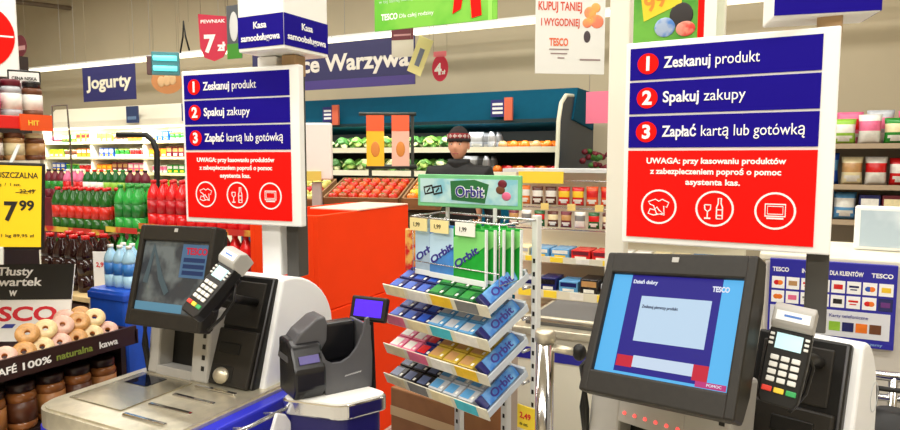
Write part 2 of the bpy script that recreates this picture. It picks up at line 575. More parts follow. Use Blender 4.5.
def kiosk(label, loc, yaw, mon_pose, scale, ui, sx=(0.0, 0.22), sy=(0.07, 0.19), led=False, cw=(-0.235, 0.045, -0.185, -0.03, 0.175), brk=None, sl=(0.357, 0.235)):
    t = thing('checkout_kiosk', label, 'self-checkout', loc, yaw)
    bpy.context.view_layer.update()
    # base cabinet
    b = B()
    b.box2((-0.26, -0.28, 0.0), (sx[1] + 0.055, 0.36, 0.77), NAVY, 0.015)
    b.done('cabinet', t)
    k = B()
    k.box2((-0.275, -0.29, 0.76), (sx[1] + 0.045, 0.37, 0.815), BLUEP, 0.008)
    k.box2((sx[1] + 0.05, -0.3, 0.74), (sx[1] + 0.1, 0.37, 0.862), BLUEP, 0.008)
    k.done('blue_trim', t)
    # steel scanner counter with rounded front corners
    xr = sx[1] + 0.05
    def rr(x0, y0, x1, y1, r):
        pts = []
        for cx, cy, a in ((x0 + r, y0 + r, 180), (x1 - 0.02, y0 + 0.02, 270)):
            rad_ = r if a == 180 else 0.02
            for q in range(7):
                an = rad(a + 15 * q)
                pts.append((cx + rad_ * math.cos(an), cy + rad_ * math.sin(an)))
        return pts + [(x1, y1), (x0, y1)]
    s = B()
    s.prism(rr(-0.285, -0.31, xr, sy[0] + 0.13, 0.08), 0.815, 0.868, STEEL, 'z')
    s.prism(rr(-0.275, -0.3, xr - 0.01, sy[0] + 0.13, 0.07), 0.868, 0.874, STEEL, 'z')
    top = s.done('scanner_counter', t)
    g = B()
    g.box2((-0.235, -0.22, 0.874), (0.0, 0.035, 0.878), M('scale_plate', (190, 182, 160), 0.26, 0.8, noise=0.15, scale=20), 0.001)
    g.done('scale_plate', top)
    g = B()
    g.box2((-0.2, -0.06, 0.878), (-0.1, 0.02, 0.8795), M('scanner_glass', (16, 20, 34), 0.05))
    g.done('scanner_glass', top)
    for q in range(4):
        r = B()
        r.box2((0.03 + q * 0.0, -0.24 + q * 0.085, 0.874), (0.2, -0.225 + q * 0.085, 0.881), CHROME, 0.003)
        r.done('slide_rail', top)
    # printer column under the monitor
    c = B()
    c.mx = Matrix.Translation((0, 0.05, 0.874)) @ Matrix.Rotation(rad(-8), 4, 'X')
    cx0, cx1, ox0, ox1, oz = cw
    c.box2((cx0, 0.0, 0), (ox0, 0.14, 0.24), GREYP, 0.008)
    c.box2((ox1, 0.0, 0), (cx1, 0.14, 0.24), GREYP, 0.008)
    c.box2((ox0 - 0.004, 0.001, oz), (ox1 + 0.004, 0.14, 0.24), GREYP, 0.002)
    c.box2((ox0 - 0.004, 0.001, 0), (ox1 + 0.004, 0.14, 0.03), GREYP, 0.002)
    c.box2((ox0 - 0.003, 0.06, 0.02), (ox1 + 0.003, 0.135, oz + 0.005), BLACKP)
    colm = c.done('printer_column', t, 'light grey column with a dark opening')
    for q in range(4):
        d = B()
        d.mx = Matrix.Translation((0, 0.05, 0.874)) @ Matrix.Rotation(rad(-8), 4, 'X')
        d.box2((cx1 - 0.027, -0.002, 0.04 + q * 0.035), (cx1 - 0.015, 0.001, 0.055 + q * 0.035), BLACKP)
        d.done('button', colm)
    if led:
        for q in range(6):
            d = B()
            d.mx = Matrix.Translation((0, 0.05, 0.874)) @ Matrix.Rotation(rad(-8), 4, 'X')
            d.lathe([(0.005, 0), (0.004, 0.003)], M('led_red', (255, 96, 90), 0.4, emit=0.9), c=(0, 0, 0), n=10, mx=Matrix.Translation((ox0 + 0.012 + q * 0.027, 0.0, oz + 0.024)) @ Matrix.Rotation(PI / 2, 4, 'X'))
            d.done('status_lamp', colm)
    # neck between column and monitor
    n = B()
    n.box2((-0.15, 0.15, 0.88), (-0.01, 0.22, 1.2), BLACKP, 0.012)
    n.done('neck', t)
    # cash unit: the tall dark slab that leans back
    x0, x1 = sx
    y0, y1 = sy
    lean = math.atan2(y1 - y0, 0.335)
    m4 = Matrix.Translation((0, y0, 0.874)) @ Matrix.Rotation(-lean, 4, 'X')
    u = B()
    u.mx = m4
    L = sl[0]
    zt = 0.874 + L * math.cos(lean)
    hd_ = sl[1]
    u.box2((x0, 0, 0), (x1, 0.05, L), BLACKP, 0.006)
    u.box2((x0, -0.014, 0), (x1 - 0.012, 0.02, L * 0.5), HOUSING, 0.006)
    u.box2((x0 + 0.015, -0.004, L * 0.53), (x1 - 0.03, 0.02, L - 0.02), HOUSING, 0.004)
    slab = u.done('cash_unit', t)
    e = B(); e.mx = m4
    e.box2((x0 + 0.06, -0.018, 0.1), (x0 + 0.15, -0.012, 0.135), BLACKP, 0.003)
    e.done('note_slot', slab)
    e = B(); e.mx = m4
    e.box2((x0 + 0.05, -0.016, 0.012), (x0 + 0.14, -0.012, 0.062), BLACKP, 0.003)
    e.blob((x0 + 0.095, -0.016, 0.03), (0.032, 0.016, 0.026), STEEL, 16, 10)
    e.done('coin_cup', slab)
    e = B(); e.mx = m4
    e.tube([(x1 - 0.006, -0.001, 0.005), (x1 - 0.006, -0.001, L - 0.005)], 0.003, DARKG)
    e.done('edge_trim', slab)
    # white hood behind the slab: side profile (y, z)
    ins = 0.012
    prof = [(y0 + 0.02, 0.80), (y0 + 0.02 + ins, 0.874), (y1 + ins, zt - 0.004), (y1 + 0.04, zt - 0.002)]
    for q in range(10):
        a = rad(78 - q * 9.5)
        prof.append((y1 + 0.02 + hd_ * math.cos(a) * 1.05, zt - 0.205 + 0.205 * math.sin(a)))
    prof += [(y1 + hd_ + 0.027, 0.93), (y1 + hd_ - 0.015, 0.80)]
    h = B()
    h.prism(prof, x0 + 0.02, x1 + 0.02, M('hood_white', (244, 246, 248), 0.3), 'x', bev=0.008)
    hood = h.done('hood', t, 'white rounded hood behind the dark cash unit')
    e = B()
    e.mx = Matrix.Translation((x1 + 0.0205, y1 + 0.13, 1.03)) @ Matrix.Rotation(PI / 2, 4, 'Z')
    e.strip([(0.035 * math.cos(a * PI / 12), 0.035 * math.sin(a * PI / 12)) for a in range(24)], 0.003, M('hood_groove', (205, 208, 212), 0.4), closed=True)
    e.done('hood_emblem', hood)
    # cables at the side
    cb = B()
    for q in range(3):
        cb.tube([(-0.2 - 0.012 * q, 0.12, 1.13), (-0.235 - 0.01 * q, 0.06, 1.07), (-0.245 + 0.008 * q, 0.05, 0.97), (-0.235, 0.06, 0.86)], 0.006, BLACKP)
    cb.done('cable', t)
    monitor(t, mon_pose, scale, ui)
    a = B()
    a.tube([(x1 - 0.06, y0 + 0.09, 1.13), (x1 - 0.05, y0 - 0.0, 1.16), tuple(t.matrix_world.inverted() @ brk)], 0.014, BLACKP)
    a.done('terminal_bracket', t)
    return t


def card_terminal(label, mw, s=1.0, screen=(176, 214, 220)):
    t = thing('card_terminal', label, 'card terminal', mx=mw @ Matrix.Scale(s, 4))
    b = B()
    # front view outline, z up, front towards -y
    out = [(-0.034, -0.105), (0.034, -0.105), (0.042, -0.09), (0.045, 0.0), (0.044, 0.06), (0.041, 0.075), (-0.041, 0.075), (-0.044, 0.06), (-0.045, 0.0), (-0.042, -0.09)]
    b.prism(out, -0.012, 0.022, BLACKP, 'y', bev=0.004)
    b.box2((-0.03, 0.015, -0.06), (0.03, 0.05, 0.06), BLACKP, 0.01)
    b.done('body', t)
    p = B()
    p.prism([(0.028, 0.066), (-0.018, 0.066), (-0.03, 0.08), (-0.03, 0.112), (-0.012, 0.126), (0.028, 0.12)], -0.043, 0.043, GREYP, 'x', bev=0.004)
    pr = p.done('printer_lid', t, 'light grey paper printer lid')
    q = B()
    q.box2((-0.035, -0.0312, 0.084), (0.035, -0.0295, 0.106), M('lid_sticker', (236, 240, 244), 0.4))
    q.box2((-0.018, -0.0318, 0.093), (0.018, -0.031, 0.098), M('lid_blue', (70, 120, 200), 0.4))
    q.done('sticker', pr)
    d = B()
    d.box2((-0.027, -0.0145, 0.021), (0.027, -0.011, 0.057), M('terminal_screen', screen, 0.1, emit=0.55))
    d.done('display', t)
    for r in range(4):
        for c in range(3):
            k = B()
            k.box((-0.022 + c * 0.022, -0.0135, -0.0 - r * 0.0165), (0.0175, 0.006, 0.0115), M('key_cap', (226, 226, 222), 0.5), 0.002)
            k.done('key', t)
    for c, cl in enumerate(((226, 60, 44), (240, 206, 60), (50, 164, 90))):
        k = B()
        k.box((-0.025 + c * 0.025, -0.0135, -0.072), (0.021, 0.006, 0.012), M('key_%d' % c, cl, 0.5), 0.002)
        k.done('key', t, ('red', 'yellow', 'green')[c] + ' key in the bottom row')
    for sx_ in (-1, 1):
        for r in range(3):
            k = B()
            k.box((sx_ * 0.036, -0.0135, 0.03 + r * 0.011), (0.009, 0.005, 0.006), M('key_cap', (226, 226, 222), 0.5), 0.001)
            k.done('key', t)
    c = B()
    c.tube([(0.03, 0.03, 0.04), (0.05, 0.05, 0.0), (0.045, 0.06, -0.06), (0.02, 0.07, -0.11)], 0.005, BLACKP)
    c.done('cable', t)
    return t


KL = Vector((-1.66, 1.4, 0))
TL_ = pose(PD(214, 286, 1.8), rad(-4), rad(-40), rad(16))
TR_ = pose(PD(786, 360, 1.3), rad(-8), rad(-20), rad(6))
kiosk('white and black self-checkout kiosk with dim reflective screen beside the doughnut stand', KL, 0.0,
      pose((-1.677, 1.39, 1.228), rad(-0.5), rad(-15), rad(-1.4)), 0.96, 'dim', brk=TL_ @ Vector((0, 0.05, 0)))
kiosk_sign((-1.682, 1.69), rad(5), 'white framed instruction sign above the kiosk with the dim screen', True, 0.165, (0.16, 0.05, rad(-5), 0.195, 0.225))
card_terminal('black card terminal tilted beside the dim kiosk screen', TL_, 0.95)

KR = Vector((-0.21, 1.45, 0))
kiosk('self-checkout kiosk with bright blue lit screen beside the card logo board', KR, rad(-18),
      pose((-0.207, 1.429, 1.234), rad(-22.6), rad(-26.9), rad(-5.6)), 1.0, 'greeting', sx=(0.08, 0.278), sy=(0.225, 0.335), led=True, cw=(-0.23, 0.12, -0.145, 0.01, 0.085), brk=TR_ @ Vector((0, 0.05, 0)), sl=(0.325, 0.14))
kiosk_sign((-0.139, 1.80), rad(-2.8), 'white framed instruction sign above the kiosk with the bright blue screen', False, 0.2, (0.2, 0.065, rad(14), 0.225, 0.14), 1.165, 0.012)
card_terminal('black card terminal standing upright beside the bright blue kiosk screen', TR_, 0.88, screen=(190, 226, 236))

# ================================================================== PRODUCT KINDS (one mesh each, shared by the copies)
PM = {}
def keep(key, fn):
    if key not in PM:
        b = B()
        fn(b)
        PM[key] = b.mesh(key[0])
    return PM[key]


def carton(c, c2, wd, d, h):
    def f(b):
        b.box2((-wd / 2, -d / 2, 0), (wd / 2, d / 2, h), col(c), 0.004)
        b.box2((-wd * 0.42, -d / 2 - 0.001, h * 0.5), (wd * 0.42, -d / 2 + 0.002, h * 0.86), col(c2))
        b.box2((-wd * 0.3, -d / 2 - 0.001, h * 0.12), (wd * 0.3, -d / 2 + 0.002, h * 0.34), col('white' if c2 != 'white' else 'yellow'))
    return keep(('carton', c, c2, wd, d, h), f), wd


def bag(c, c2, wd, d, h):
    def f(b):
        t = bmesh.new()
        n, m = 8, 9
        for side in (-1, 1):
            g = [[t.verts.new((((i / n) - 0.5) * wd * (1 - 0.08 * math.sin(j / m * PI)), side * d / 2 * (math.sin(PI * i / n) ** 0.5) * (math.sin(PI * min(max((j - 0.6) / (m - 1.2), 0), 1)) ** 0.5), j / m * h)) for i in range(n + 1)] for j in range(m + 1)]
            for j in range(m):
                for i in range(n):
                    q = (g[j][i], g[j][i + 1], g[j + 1][i + 1], g[j + 1][i])
                    t.faces.new(q if side < 0 else q[::-1])
        bmesh.ops.remove_doubles(t, verts=t.verts, dist=1e-5)
        b.take(t, col(c, 0.25), None, True)
        a, k = b.mi(col(c2, 0.25)), b.mi(col('white', 0.3))
        for fc in b.bm.faces:
            z = fc.calc_center_median().z / h
            x = fc.calc_center_median().x / wd
            if 0.45 < z < 0.8:
                fc.material_index = a
            elif 0.12 < z < 0.3 and abs(x) < 0.3:
                fc.material_index = k
    return keep(('bag', c, c2, wd, d, h), f), wd


def bottle(c, lab, capc, r, h, n=12):
    def f(b):
        b.lathe([(r * .85, 0), (r, h * .03), (r, h * .3)], col(c, 0.12), n=n)
        b.lathe([(r * 1.015, h * .3), (r * 1.015, h * .58)], col(lab, 0.3), n=n)
        b.lathe([(r, h * .58), (r, h * .66), (r * .8, h * .78), (r * .36, h * .9), (r * .34, h * .94)], col(c, 0.12), n=n)
        b.lathe([(r * .42, h * .93), (r * .42, h)], col(capc, 0.4), n=n)
    return keep(('bottle', c, lab, capc, r, h), f), 2 * r


def jar(c, lab, lidc, r, h):
    def f(b):
        b.lathe([(r * .9, 0), (r, h * .05), (r, h * .18)], col(c, 0.15), n=14)
        b.lathe([(r * 1.02, h * .18), (r * 1.02, h * .62)], col(lab, 0.35), n=14)
        b.lathe([(r, h * .62), (r, h * .74), (r * .84, h * .82)], col(c, 0.15), n=14)
        b.lathe([(r * .9, h * .82), (r * .92, h * .98), (r * .86, h)], col(lidc, 0.35), n=14)
    return keep(('jar', c, lab, lidc, r, h), f), 2 * r


def pot(c, lidc, r, h):
    def f(b):
        b.lathe([(r * .78, 0), (r * .86, h * .3)], col('white', 0.35), n=12)
        b.lathe([(r * .865, h * .3), (r * .97, h * .85)], col(c, 0.35), n=12)
        b.lathe([(r * 1.05, h * .86), (r * 1.05, h * .93), (r * .95, h)], col(lidc, 0.3), n=12)
    return keep(('pot', c, lidc, r, h), f), 2 * r


GREENS = [M('leaf_%d' % i, c, 0.6, noise=0.3, scale=25) for i, c in enumerate(((110, 170, 64), (176, 204, 100), (64, 124, 46), (224, 230, 170)))]
def lettuce(i, r):
    def f(b):
        random.seed(20 + i)
        b.blob((0, 0, r * .8), (r * .75, r * .75, r * .8), GREENS[i], 12, 9, 0.1)
        for k in range(9):
            a = k * 2.4
            t = Matrix.Translation((0.62 * r * math.cos(a), 0.62 * r * math.sin(a), r * (0.5 + 0.09 * k))) @ Matrix.Rotation(a, 4, 'Z') @ Matrix.Rotation(rad(60 - k * 3), 4, 'Y')
            b.blob((0, 0, 0), (r * .55, r * .5, r * .12), GREENS[(i + k % 2) % 4], 9, 6, 0.14, t)
    return keep(('lettuce', i, r), f), 2 * r


def fruit(c, r):
    def f(b):
        random.seed(5)
        b.lathe([(0.002, r * .1), (r * .6, 0), (r * .95, r * .45), (r, r * .95), (r * .8, r * 1.5), (r * .4, r * 1.76), (0.002, r * 1.66)], M('skin_' + c, PAL[c], 0.25, noise=0.12, scale=18), n=12, cap=False)
        b.lathe([(r * .06, r * 1.6), (r * .05, r * 1.85)], GREENS[2], n=6)
        for k in range(5):
            b.blob((r * .2 * math.cos(k * 1.257), r * .2 * math.sin(k * 1.257), r * 1.72), (r * .16, r * .1, r * .05), GREENS[2], 6, 4)
    return keep(('fruit', c, r), f), 2 * r


def place(me, name, loc, label, cat, group, rz=0.0, rot=None):
    o = bpy.data.objects.new(name, me)
    o.location = loc
    o.rotation_euler = rot or (0, 0, rz)
    C.objects.link(o)
    return tag(o, label, cat, group)


def fill_row(x_near, x_far, y, z, kinds, where, group, gap=0.006, axis='x', rz=0.0, jit=0.004, sgn=-1):
    """Products in a row from the near end (x_near) to x_far; kinds: list of (mesh, width, name, colour word, category)."""
    seen = {}
    x = x_near
    i = 0
    while True:
        me, wd, name, cw, cat = kinds(i)
        if (x + sgn * wd - x_far) * sgn > 0:
            break
        p = x + sgn * wd / 2
        jj = random.uniform(-jit, jit)
        z_ = z + 0.002
        loc = (p, y + jj, z_) if axis == 'x' else (y + jj, p, z_)
        k = seen.get((cw, name), 0)
        seen[(cw, name)] = k + 1
        place(me, name, loc, f"{ordinal(k)} {cw} {name.replace('_', ' ')} from near end, {where}", cat, group, rz)
        x += sgn * (wd + gap)
        i += 1


def pick(seq, runs=1):
    """cycle through product kinds, each repeated a few times"""
    return lambda i: seq[(i // runs) % len(seq)]


def K(mk, name, cw, cat):
    return (mk[0], mk[1], name, cw, cat)


# ================================================================== GUM RACK in the middle
RK = Matrix.Translation((-0.967, 1.785, 0)) @ Matrix.Rotation(rad(-18), 4, 'Z')
rack = thing('gum_rack', 'wire and plastic chewing gum rack with sloping trays and a green header', 'display rack', mx=RK)
LOFT = M('rack_paint', (226, 228, 226), 0.35)
for sx_, y_ in ((0.24, 0.215), (-0.12, 0.24), (0.1, 0.24)):
    b = B()
    zt = 1.42 if sx_ > 0.2 else 1.36
    pw = 0.011 if sx_ > 0.2 else 0.014
    b.box2((sx_ - pw, y_ - 0.012, 0), (sx_ + pw, y_ + 0.012, zt), LOFT, 0.003)
    for q in range(30):
        b.box((sx_, y_ - 0.0125, 0.06 + q * 0.042), (0.008, 0.002, 0.014), BLACKP)
    b.done('post', rack)
b = B()
b.box2((-0.24, 0.14, 0), (0.26, 0.3, 0.03), LOFT, 0.006)
b.done('base_plate', rack)
# header card
b = B()
HX, HYY, HZ, HW, HH = -0.042, 0.2, 1.484, 0.405, 0.112
b.box2((HX - HW / 2, HYY - 0.006, HZ - HH / 2), (HX + HW / 2, HYY + 0.006, HZ + HH / 2), M('header_green', (120, 200, 140), 0.4, noise=0.1), 0.003)
hd = b.done('header_card', rack)
hd.matrix_local = Matrix.Translation((HX, HYY, 0)) @ Matrix.Rotation(rad(13), 4, 'Z') @ Matrix.Translation((-HX, -HYY, 0))
b = B()
b.box2((HX - HW / 2 + 0.012, HYY - 0.0075, HZ - 0.042), (HX + HW / 2 - 0.012, HYY - 0.006, HZ + 0.042), M('header_blue', (132, 196, 214), 0.4, rgb2=(190, 224, 226), scale=14))
b.done('header_picture', hd)
b = B()
b.prism([(HX - 0.06, HZ - 0.03), (HX + 0.07, HZ - 0.038), (HX + 0.085, HZ + 0.025), (HX + 0.03, HZ + 0.04), (HX - 0.065, HZ + 0.034)], HYY - 0.0085, HYY - 0.0075, M('logo_green', (36, 110, 60), 0.4))
b.done('logo_swirl', hd)
b = B()
for q, (dx, dz, c) in enumerate(((0.135, 0.028, 'maroon'), (0.15, -0.012, 'pink'), (0.128, 0.008, 'brown'))):
    b.blob((HX + dx, HYY - 0.008, HZ + dz), (0.017, 0.003, 0.014), col(c), 12, 8)
b.done('berry_picture', hd)
b = B()
for x_, s_ in ((-0.155, 1), (-0.118, 1)):
    b.mx = Matrix.Translation((HX + x_, 0, HZ + 0.002)) @ Matrix.Rotation(rad(-12), 4, 'Y')
    b.strip([(-0.017, -0.012), (0.017, -0.012), (0.017, 0.012), (-0.017, 0.012)], 0.007, TXTK, y0=HYY - 0.0075, closed=True)
    b.strip([(-0.008, -0.006), (0.008, 0.006)], 0.005, TXTK, y0=HYY - 0.0075)
b.done('dice_mark', hd)
text('Orbit', 0.05, M('outline_white', (240, 246, 250), 0.4), hd, (HX - 0.045, HYY - 0.0087, HZ - 0.018), width=0.115, bold=0.06)
text('Orbit', 0.05, M('orbit_violet', (50, 40, 140), 0.4), hd, (HX - 0.042, HYY - 0.0112, HZ - 0.018), width=0.108, bold=0.01)
b = B()
for x_ in (-0.14, 0.08):
    b.box2((x_ - 0.006, HYY - 0.003, 1.34), (x_ + 0.006, HYY + 0.004, HZ - HH / 2 + 0.005), LOFT)
b.done('header_stem', rack)
# wire frame that carries the hanging bags
b = B()
ZB = 1.405
b.tube([(-0.175, 0.205, ZB), (0.243, 0.205, ZB)], 0.004, WIRE)
b.tube([(-0.175, 0.06, ZB - 0.005), (0.235, 0.06, ZB - 0.005), (0.243, 0.205, ZB)], 0.003, WIRE)
b.tube([(-0.175, 0.06, ZB - 0.005), (-0.175, 0.205, ZB)], 0.003, WIRE)
b.tube([(-0.165, 0.06, 1.25), (0.22, 0.06, 1.25)], 0.002, WIRE)
for x_ in (-0.165, 0.22):
    b.tube([(x_, 0.06, ZB), (x_, 0.06, 1.215), (x_, 0.2, 1.225)], 0.0018, WIRE)
b.done('wire_basket', rack)
PRICE = M('price_card', (240, 224, 160), 0.5)
for x_, c_ in ((-0.13, PRICE), (-0.03, PRICE), (0.085, M('price_card_white', (240, 240, 230), 0.5))):
    b = B()
    b.box2((x_ - 0.042, 0.052, ZB - 0.05), (x_ + 0.042, 0.055, ZB - 0.008), c_)
    pt = b.done('price_card', rack)
    text('1,99', 0.02, TXTK, pt, (x_ - 0.022, 0.0517, ZB - 0.036))

# trays, sloping down to the front; each with a clear lip, price cards and packs
TRAYZ = (1.145, 1.045, 0.940, 0.835)
SLOPE = math.atan2(0.075, 0.165)
TRW, TRD = 0.47, 0.2
TM = []
for i, z in enumerate(TRAYZ):
    m4 = Matrix.Translation((0, 0, z)) @ Matrix.Rotation(SLOPE, 4, 'X')
    TM.append(m4)
    b = B()
    b.mx = m4
    b.box2((-TRW / 2, 0, -0.004), (TRW / 2, TRD, 0), M('tray_plastic', (206, 214, 222), 0.15))
    b.box2((-TRW / 2, 0.19, 0), (TRW / 2, TRD, 0.03), M('tray_plastic'))
    tr = b.done('tray', rack)
    b = B()
    b.mx = m4
    b.box2((-TRW / 2 - 0.003, -0.004, -0.014), (TRW / 2 + 0.003, -0.001, 0.028), M('lip_card', (232, 228, 206), 0.3, noise=0.1, scale=25))
    lip = b.done('tray_lip', tr)
    for q in range(4):
        cc = ('cream', 'white', 'yellow', 'grey', 'pink', 'cream', 'turquoise', 'white', 'cream', 'pink', 'white', 'yellow', 'cream', 'grey', 'cream', 'turquoise')[i * 4 + q]
        b = B()
        b.mx = m4
        b.box2((-TRW / 2 + 0.01 + q * 0.11, -0.0052, -0.011), (-TRW / 2 + 0.1 + q * 0.11, -0.004, 0.027), col(cc))
        b.done('price_label', tr)
    b = B()
    b.mx = m4
    b.box2((TRW / 2, 0, -0.004), (TRW / 2 + 0.003, TRD, 0.018), M('tray_plastic'))
    b.done('tray_end', tr)
    b = B()
    b.tube([(0.2, 0.2, z + 0.04), (0.2, 0.235, z + 0.04)], 0.005, WIRE)
    b.done('tray_hook', tr)
    b = B()
    b.tube([(-0.12, 0.19, z + 0.06), (-0.12, 0.24, z + 0.06)], 0.005, WIRE)
    b.done('tray_hook', tr)


def gum(c, c2, wd, d, h):
    def f(b):
        b.box2((-wd / 2, 0, 0.0005), (wd / 2, d, h), col(c, 0.2), 0.003)
        b.box2((-wd * .44, d * .14, h - 0.0005), (wd * .16, d * .86, h + 0.0006), col(c2, 0.25))
        b.box2((wd * .26, d * .2, h - 0.0005), (wd * .4, d * .42, h + 0.0006), col('white', 0.25))
    return keep(('gum_pack', c, c2, wd, d, h), f)


GUMS = [(('navy', 'blue', 'dark blue'), ('dkgreen', 'green', 'green')), (('navy', 'blue', 'navy'), ('sky', 'silver', 'light blue')),
        ((('pink', 'white', 'pink'), ('navy', 'red', 'dark blue')), ('gold', 'tan', 'gold')), (('black', 'slate', 'dark grey'), ('silver', 'sky', 'silver'))]
ORD4 = ('top', 'second', 'third', 'lowest')
for i, (lft, rgt) in enumerate(GUMS):
    m4 = RK @ TM[i]
    cnt = {}
    for r_ in range(3):
        for c_ in range(6):
            if c_ < 3:
                g = lft if not isinstance(lft[0], tuple) else (lft[0] if c_ < 2 else lft[1])
            else:
                g = rgt
            key = (r_, g[2])
            cnt[key] = cnt.get(key, 0) + 1
            o = bpy.data.objects.new('gum_pack', gum(g[0], g[1], 0.062, 0.052, 0.016 + 0.008 * (c_ >= 3)))
            C.objects.link(o)
            o.matrix_world = m4 @ Matrix.Translation((-0.196 + c_ * 0.067, 0.006 + r_ * 0.056, 0.002))
            tag(o, f"{g[2]} gum pack, {ordinal(cnt[key] - 1)} of its colour in the {('front', 'middle', 'back')[r_]} row of the {ORD4[i]} tray", 'chewing gum', 'gum packs on the sloping trays')
    # big light blue pack standing on the end of the tray
    o = thing('gum_bag', f'light blue gum bag with dark lettering lying along the end of the {ORD4[i]} tray', 'chewing gum', group='gum bags at the tray ends', mx=m4 @ Matrix.Translation((0.214, 0.0, 0.004)) @ Matrix.Rotation(PI / 2, 4, 'Z') @ Matrix.Rotation(rad(-38), 4, 'X'))
    b = B()
    b.box2((0.01, -0.012, 0), (0.185, 0.008, 0.042), M('gum_bag_blue', (128, 186, 232), 0.2, rgb2=(70, 130, 206), scale=16), 0.006)
    b.done('packet', o)
    b = B()
    b.box2((0.008, -0.0135, 0.0), (0.03, 0.0095, 0.044), col('navy', 0.2), 0.004)
    b.done('end_band', o)
    text('Orbit', 0.034, M('orbit_violet'), o, (0.055, -0.0128, 0.009), width=0.1, bold=0.02)


def gum_pouch(c, sw, wd, h):
    """parts of a hanging pouch around its top centre"""
    b = B()
    b.prism([(-wd / 2, -h), (wd / 2, -h), (wd / 2, -0.012), (0.012, -0.012), (0.008, 0), (-0.008, 0), (-0.012, -0.012), (-wd / 2, -0.012)], -0.004, 0.004, c, 'y', bev=0.002)
    s_ = B()
    s_.prism([(-wd / 2 + 0.003, -h * .25), (-wd / 2 + 0.003, -h * .8), (wd / 2 - 0.003, -h * .35), (wd / 2 - 0.003, -0.02), (wd * .2, -0.02)], -0.0052, -0.004, sw, 'y')
    return b, s_


PB, PW = M('pouch_blue', (70, 140, 220), 0.2, noise=0.15), M('pouch_swirl_blue', (190, 222, 244), 0.2)
PG, PGS = M('pouch_green', (40, 168, 60), 0.2, noise=0.15), M('pouch_swirl_green', (130, 214, 120), 0.2)
PS = M('pouch_silver', (180, 204, 224), 0.2, noise=0.15)
pouches = [(-0.1, 0.078, PS, PW, 'silver blue hanging gum pouch at the end of the wire basket'),
           (-0.02, 0.07, PB, PW, 'bright blue hanging gum pouch in the middle of the wire basket')]
gw = ['front', 'second', 'third', 'fourth', 'rearmost']
for q in range(5):
    pouches.append((0.095 + q * 0.017, 0.066 + q * 0.021, PG, PGS, f'{gw[q]} of the green gum pouches fanned out on the wire basket'))
for x_, y_, a_, b_, lab in pouches:
    t = thing('gum_pouch', lab, 'chewing gum', group='gum pouches on the wire basket', mx=RK @ Matrix.Translation((x_, y_, ZB - 0.012)))
    p_, s_ = gum_pouch(a_, b_, 0.14, 0.185)
    p_.done('pouch', t)
    s_.done('swirl', t)
    e_ = B()
    e_.box2((-0.07, -0.0056, -0.19), (0.07, 0.0042, -0.172), M('pouch_seal', (236, 242, 244), 0.25), 0.001)
    e_.box2((0.066, -0.0056, -0.19), (0.0712, 0.0042, -0.014), M('pouch_seal'), 0.001)
    e_.done('seal', t, 'white sealed edge of the pouch')
    text('Orbit', 0.032, M('orbit_violet'), t, (-0.055, -0.0055, -0.145), width=0.115, bold=0.03, rot=(0, rad(-32), 0))
    h_ = B()
    h_.tube([(0, -0.002, 0.0), (0, 0.0, 0.012), (0, 0.01, 0.012)], 0.0015, WIRE)
    h_.done('hook', t)
for q in range(3):
    t = thing('sweet_bag', f"{('front', 'middle', 'rear')[q]} of three red sweet bags hanging on the side of the gum rack", 'sweets', group='red sweet bags beside the gum rack', mx=RK @ Matrix.Translation((-0.205 - 0.012 * q, 0.12 + q * 0.035, 1.2)) @ Matrix.Rotation(rad(20), 4, 'Z'))
    b = B()
    b.prism([(-0.05, 0), (0.05, 0), (0.05, 0.15), (-0.05, 0.15)], -0.007, 0.007, M('sweet_red', (206, 30, 34), 0.25, rgb2=(232, 176, 90), scale=30), 'y', bev=0.005)
    b.done('packet', t)
    b = B()
    b.tube([(0.0, 0, 0.15), (0.03, 0, 0.17), (0.045, 0.0, 0.17)], 0.002, WIRE)
    b.done('hook', t)
b = B()
b.box2((-0.028, -0.002, 0), (0.055, 0.002, 0.075), M('yellow_card', (250, 220, 60), 0.5))
t = thing('price_sign', 'small yellow price card at the foot of the gum rack post', 'sign', mx=RK @ Matrix.Translation((0.235, 0.17, 0.745)))
b.done('card', t)
text('2,49', 0.026, TXTR, t, (-0.018, -0.0025, 0.035), bold=0.02)
text('za szt.', 0.014, TXTK, t, (-0.018, -0.0025, 0.012))
b = B()
b.box2((-0.012, 0.002, 0.03), (0.02, 0.02, 0.05), LOFT)
b.done('clip', t)

# cardboard boxes stored low behind the gum rack
for q, (x_, y_, z_, c_, d_) in enumerate(((-1.22, 2.36, 0.0, (168, 118, 72), 'plain tan'), (-1.22, 2.36, 0.42, (150, 102, 62), 'darker brown'))):
    t = thing('cardboard_box', f'{d_} cardboard box standing low behind the gum rack', 'box', (x_, y_, z_), rad(-12), 'cardboard boxes behind the gum rack')
    b = B()
    b.box2((-0.2, -0.13, 0), (0.2, 0.13, (0.415, 0.21)[q]), M('card_%d' % q, c_, 0.8, noise=0.12, scale=8), 0.006)
    b.done('carton_body', t)
    b = B()
    b.box2((-0.2, -0.131, (0.2, 0.09)[q]), (0.2, -0.13, (0.26, 0.13)[q]), M('tape', (206, 176, 130), 0.3))
    b.done('tape', t)

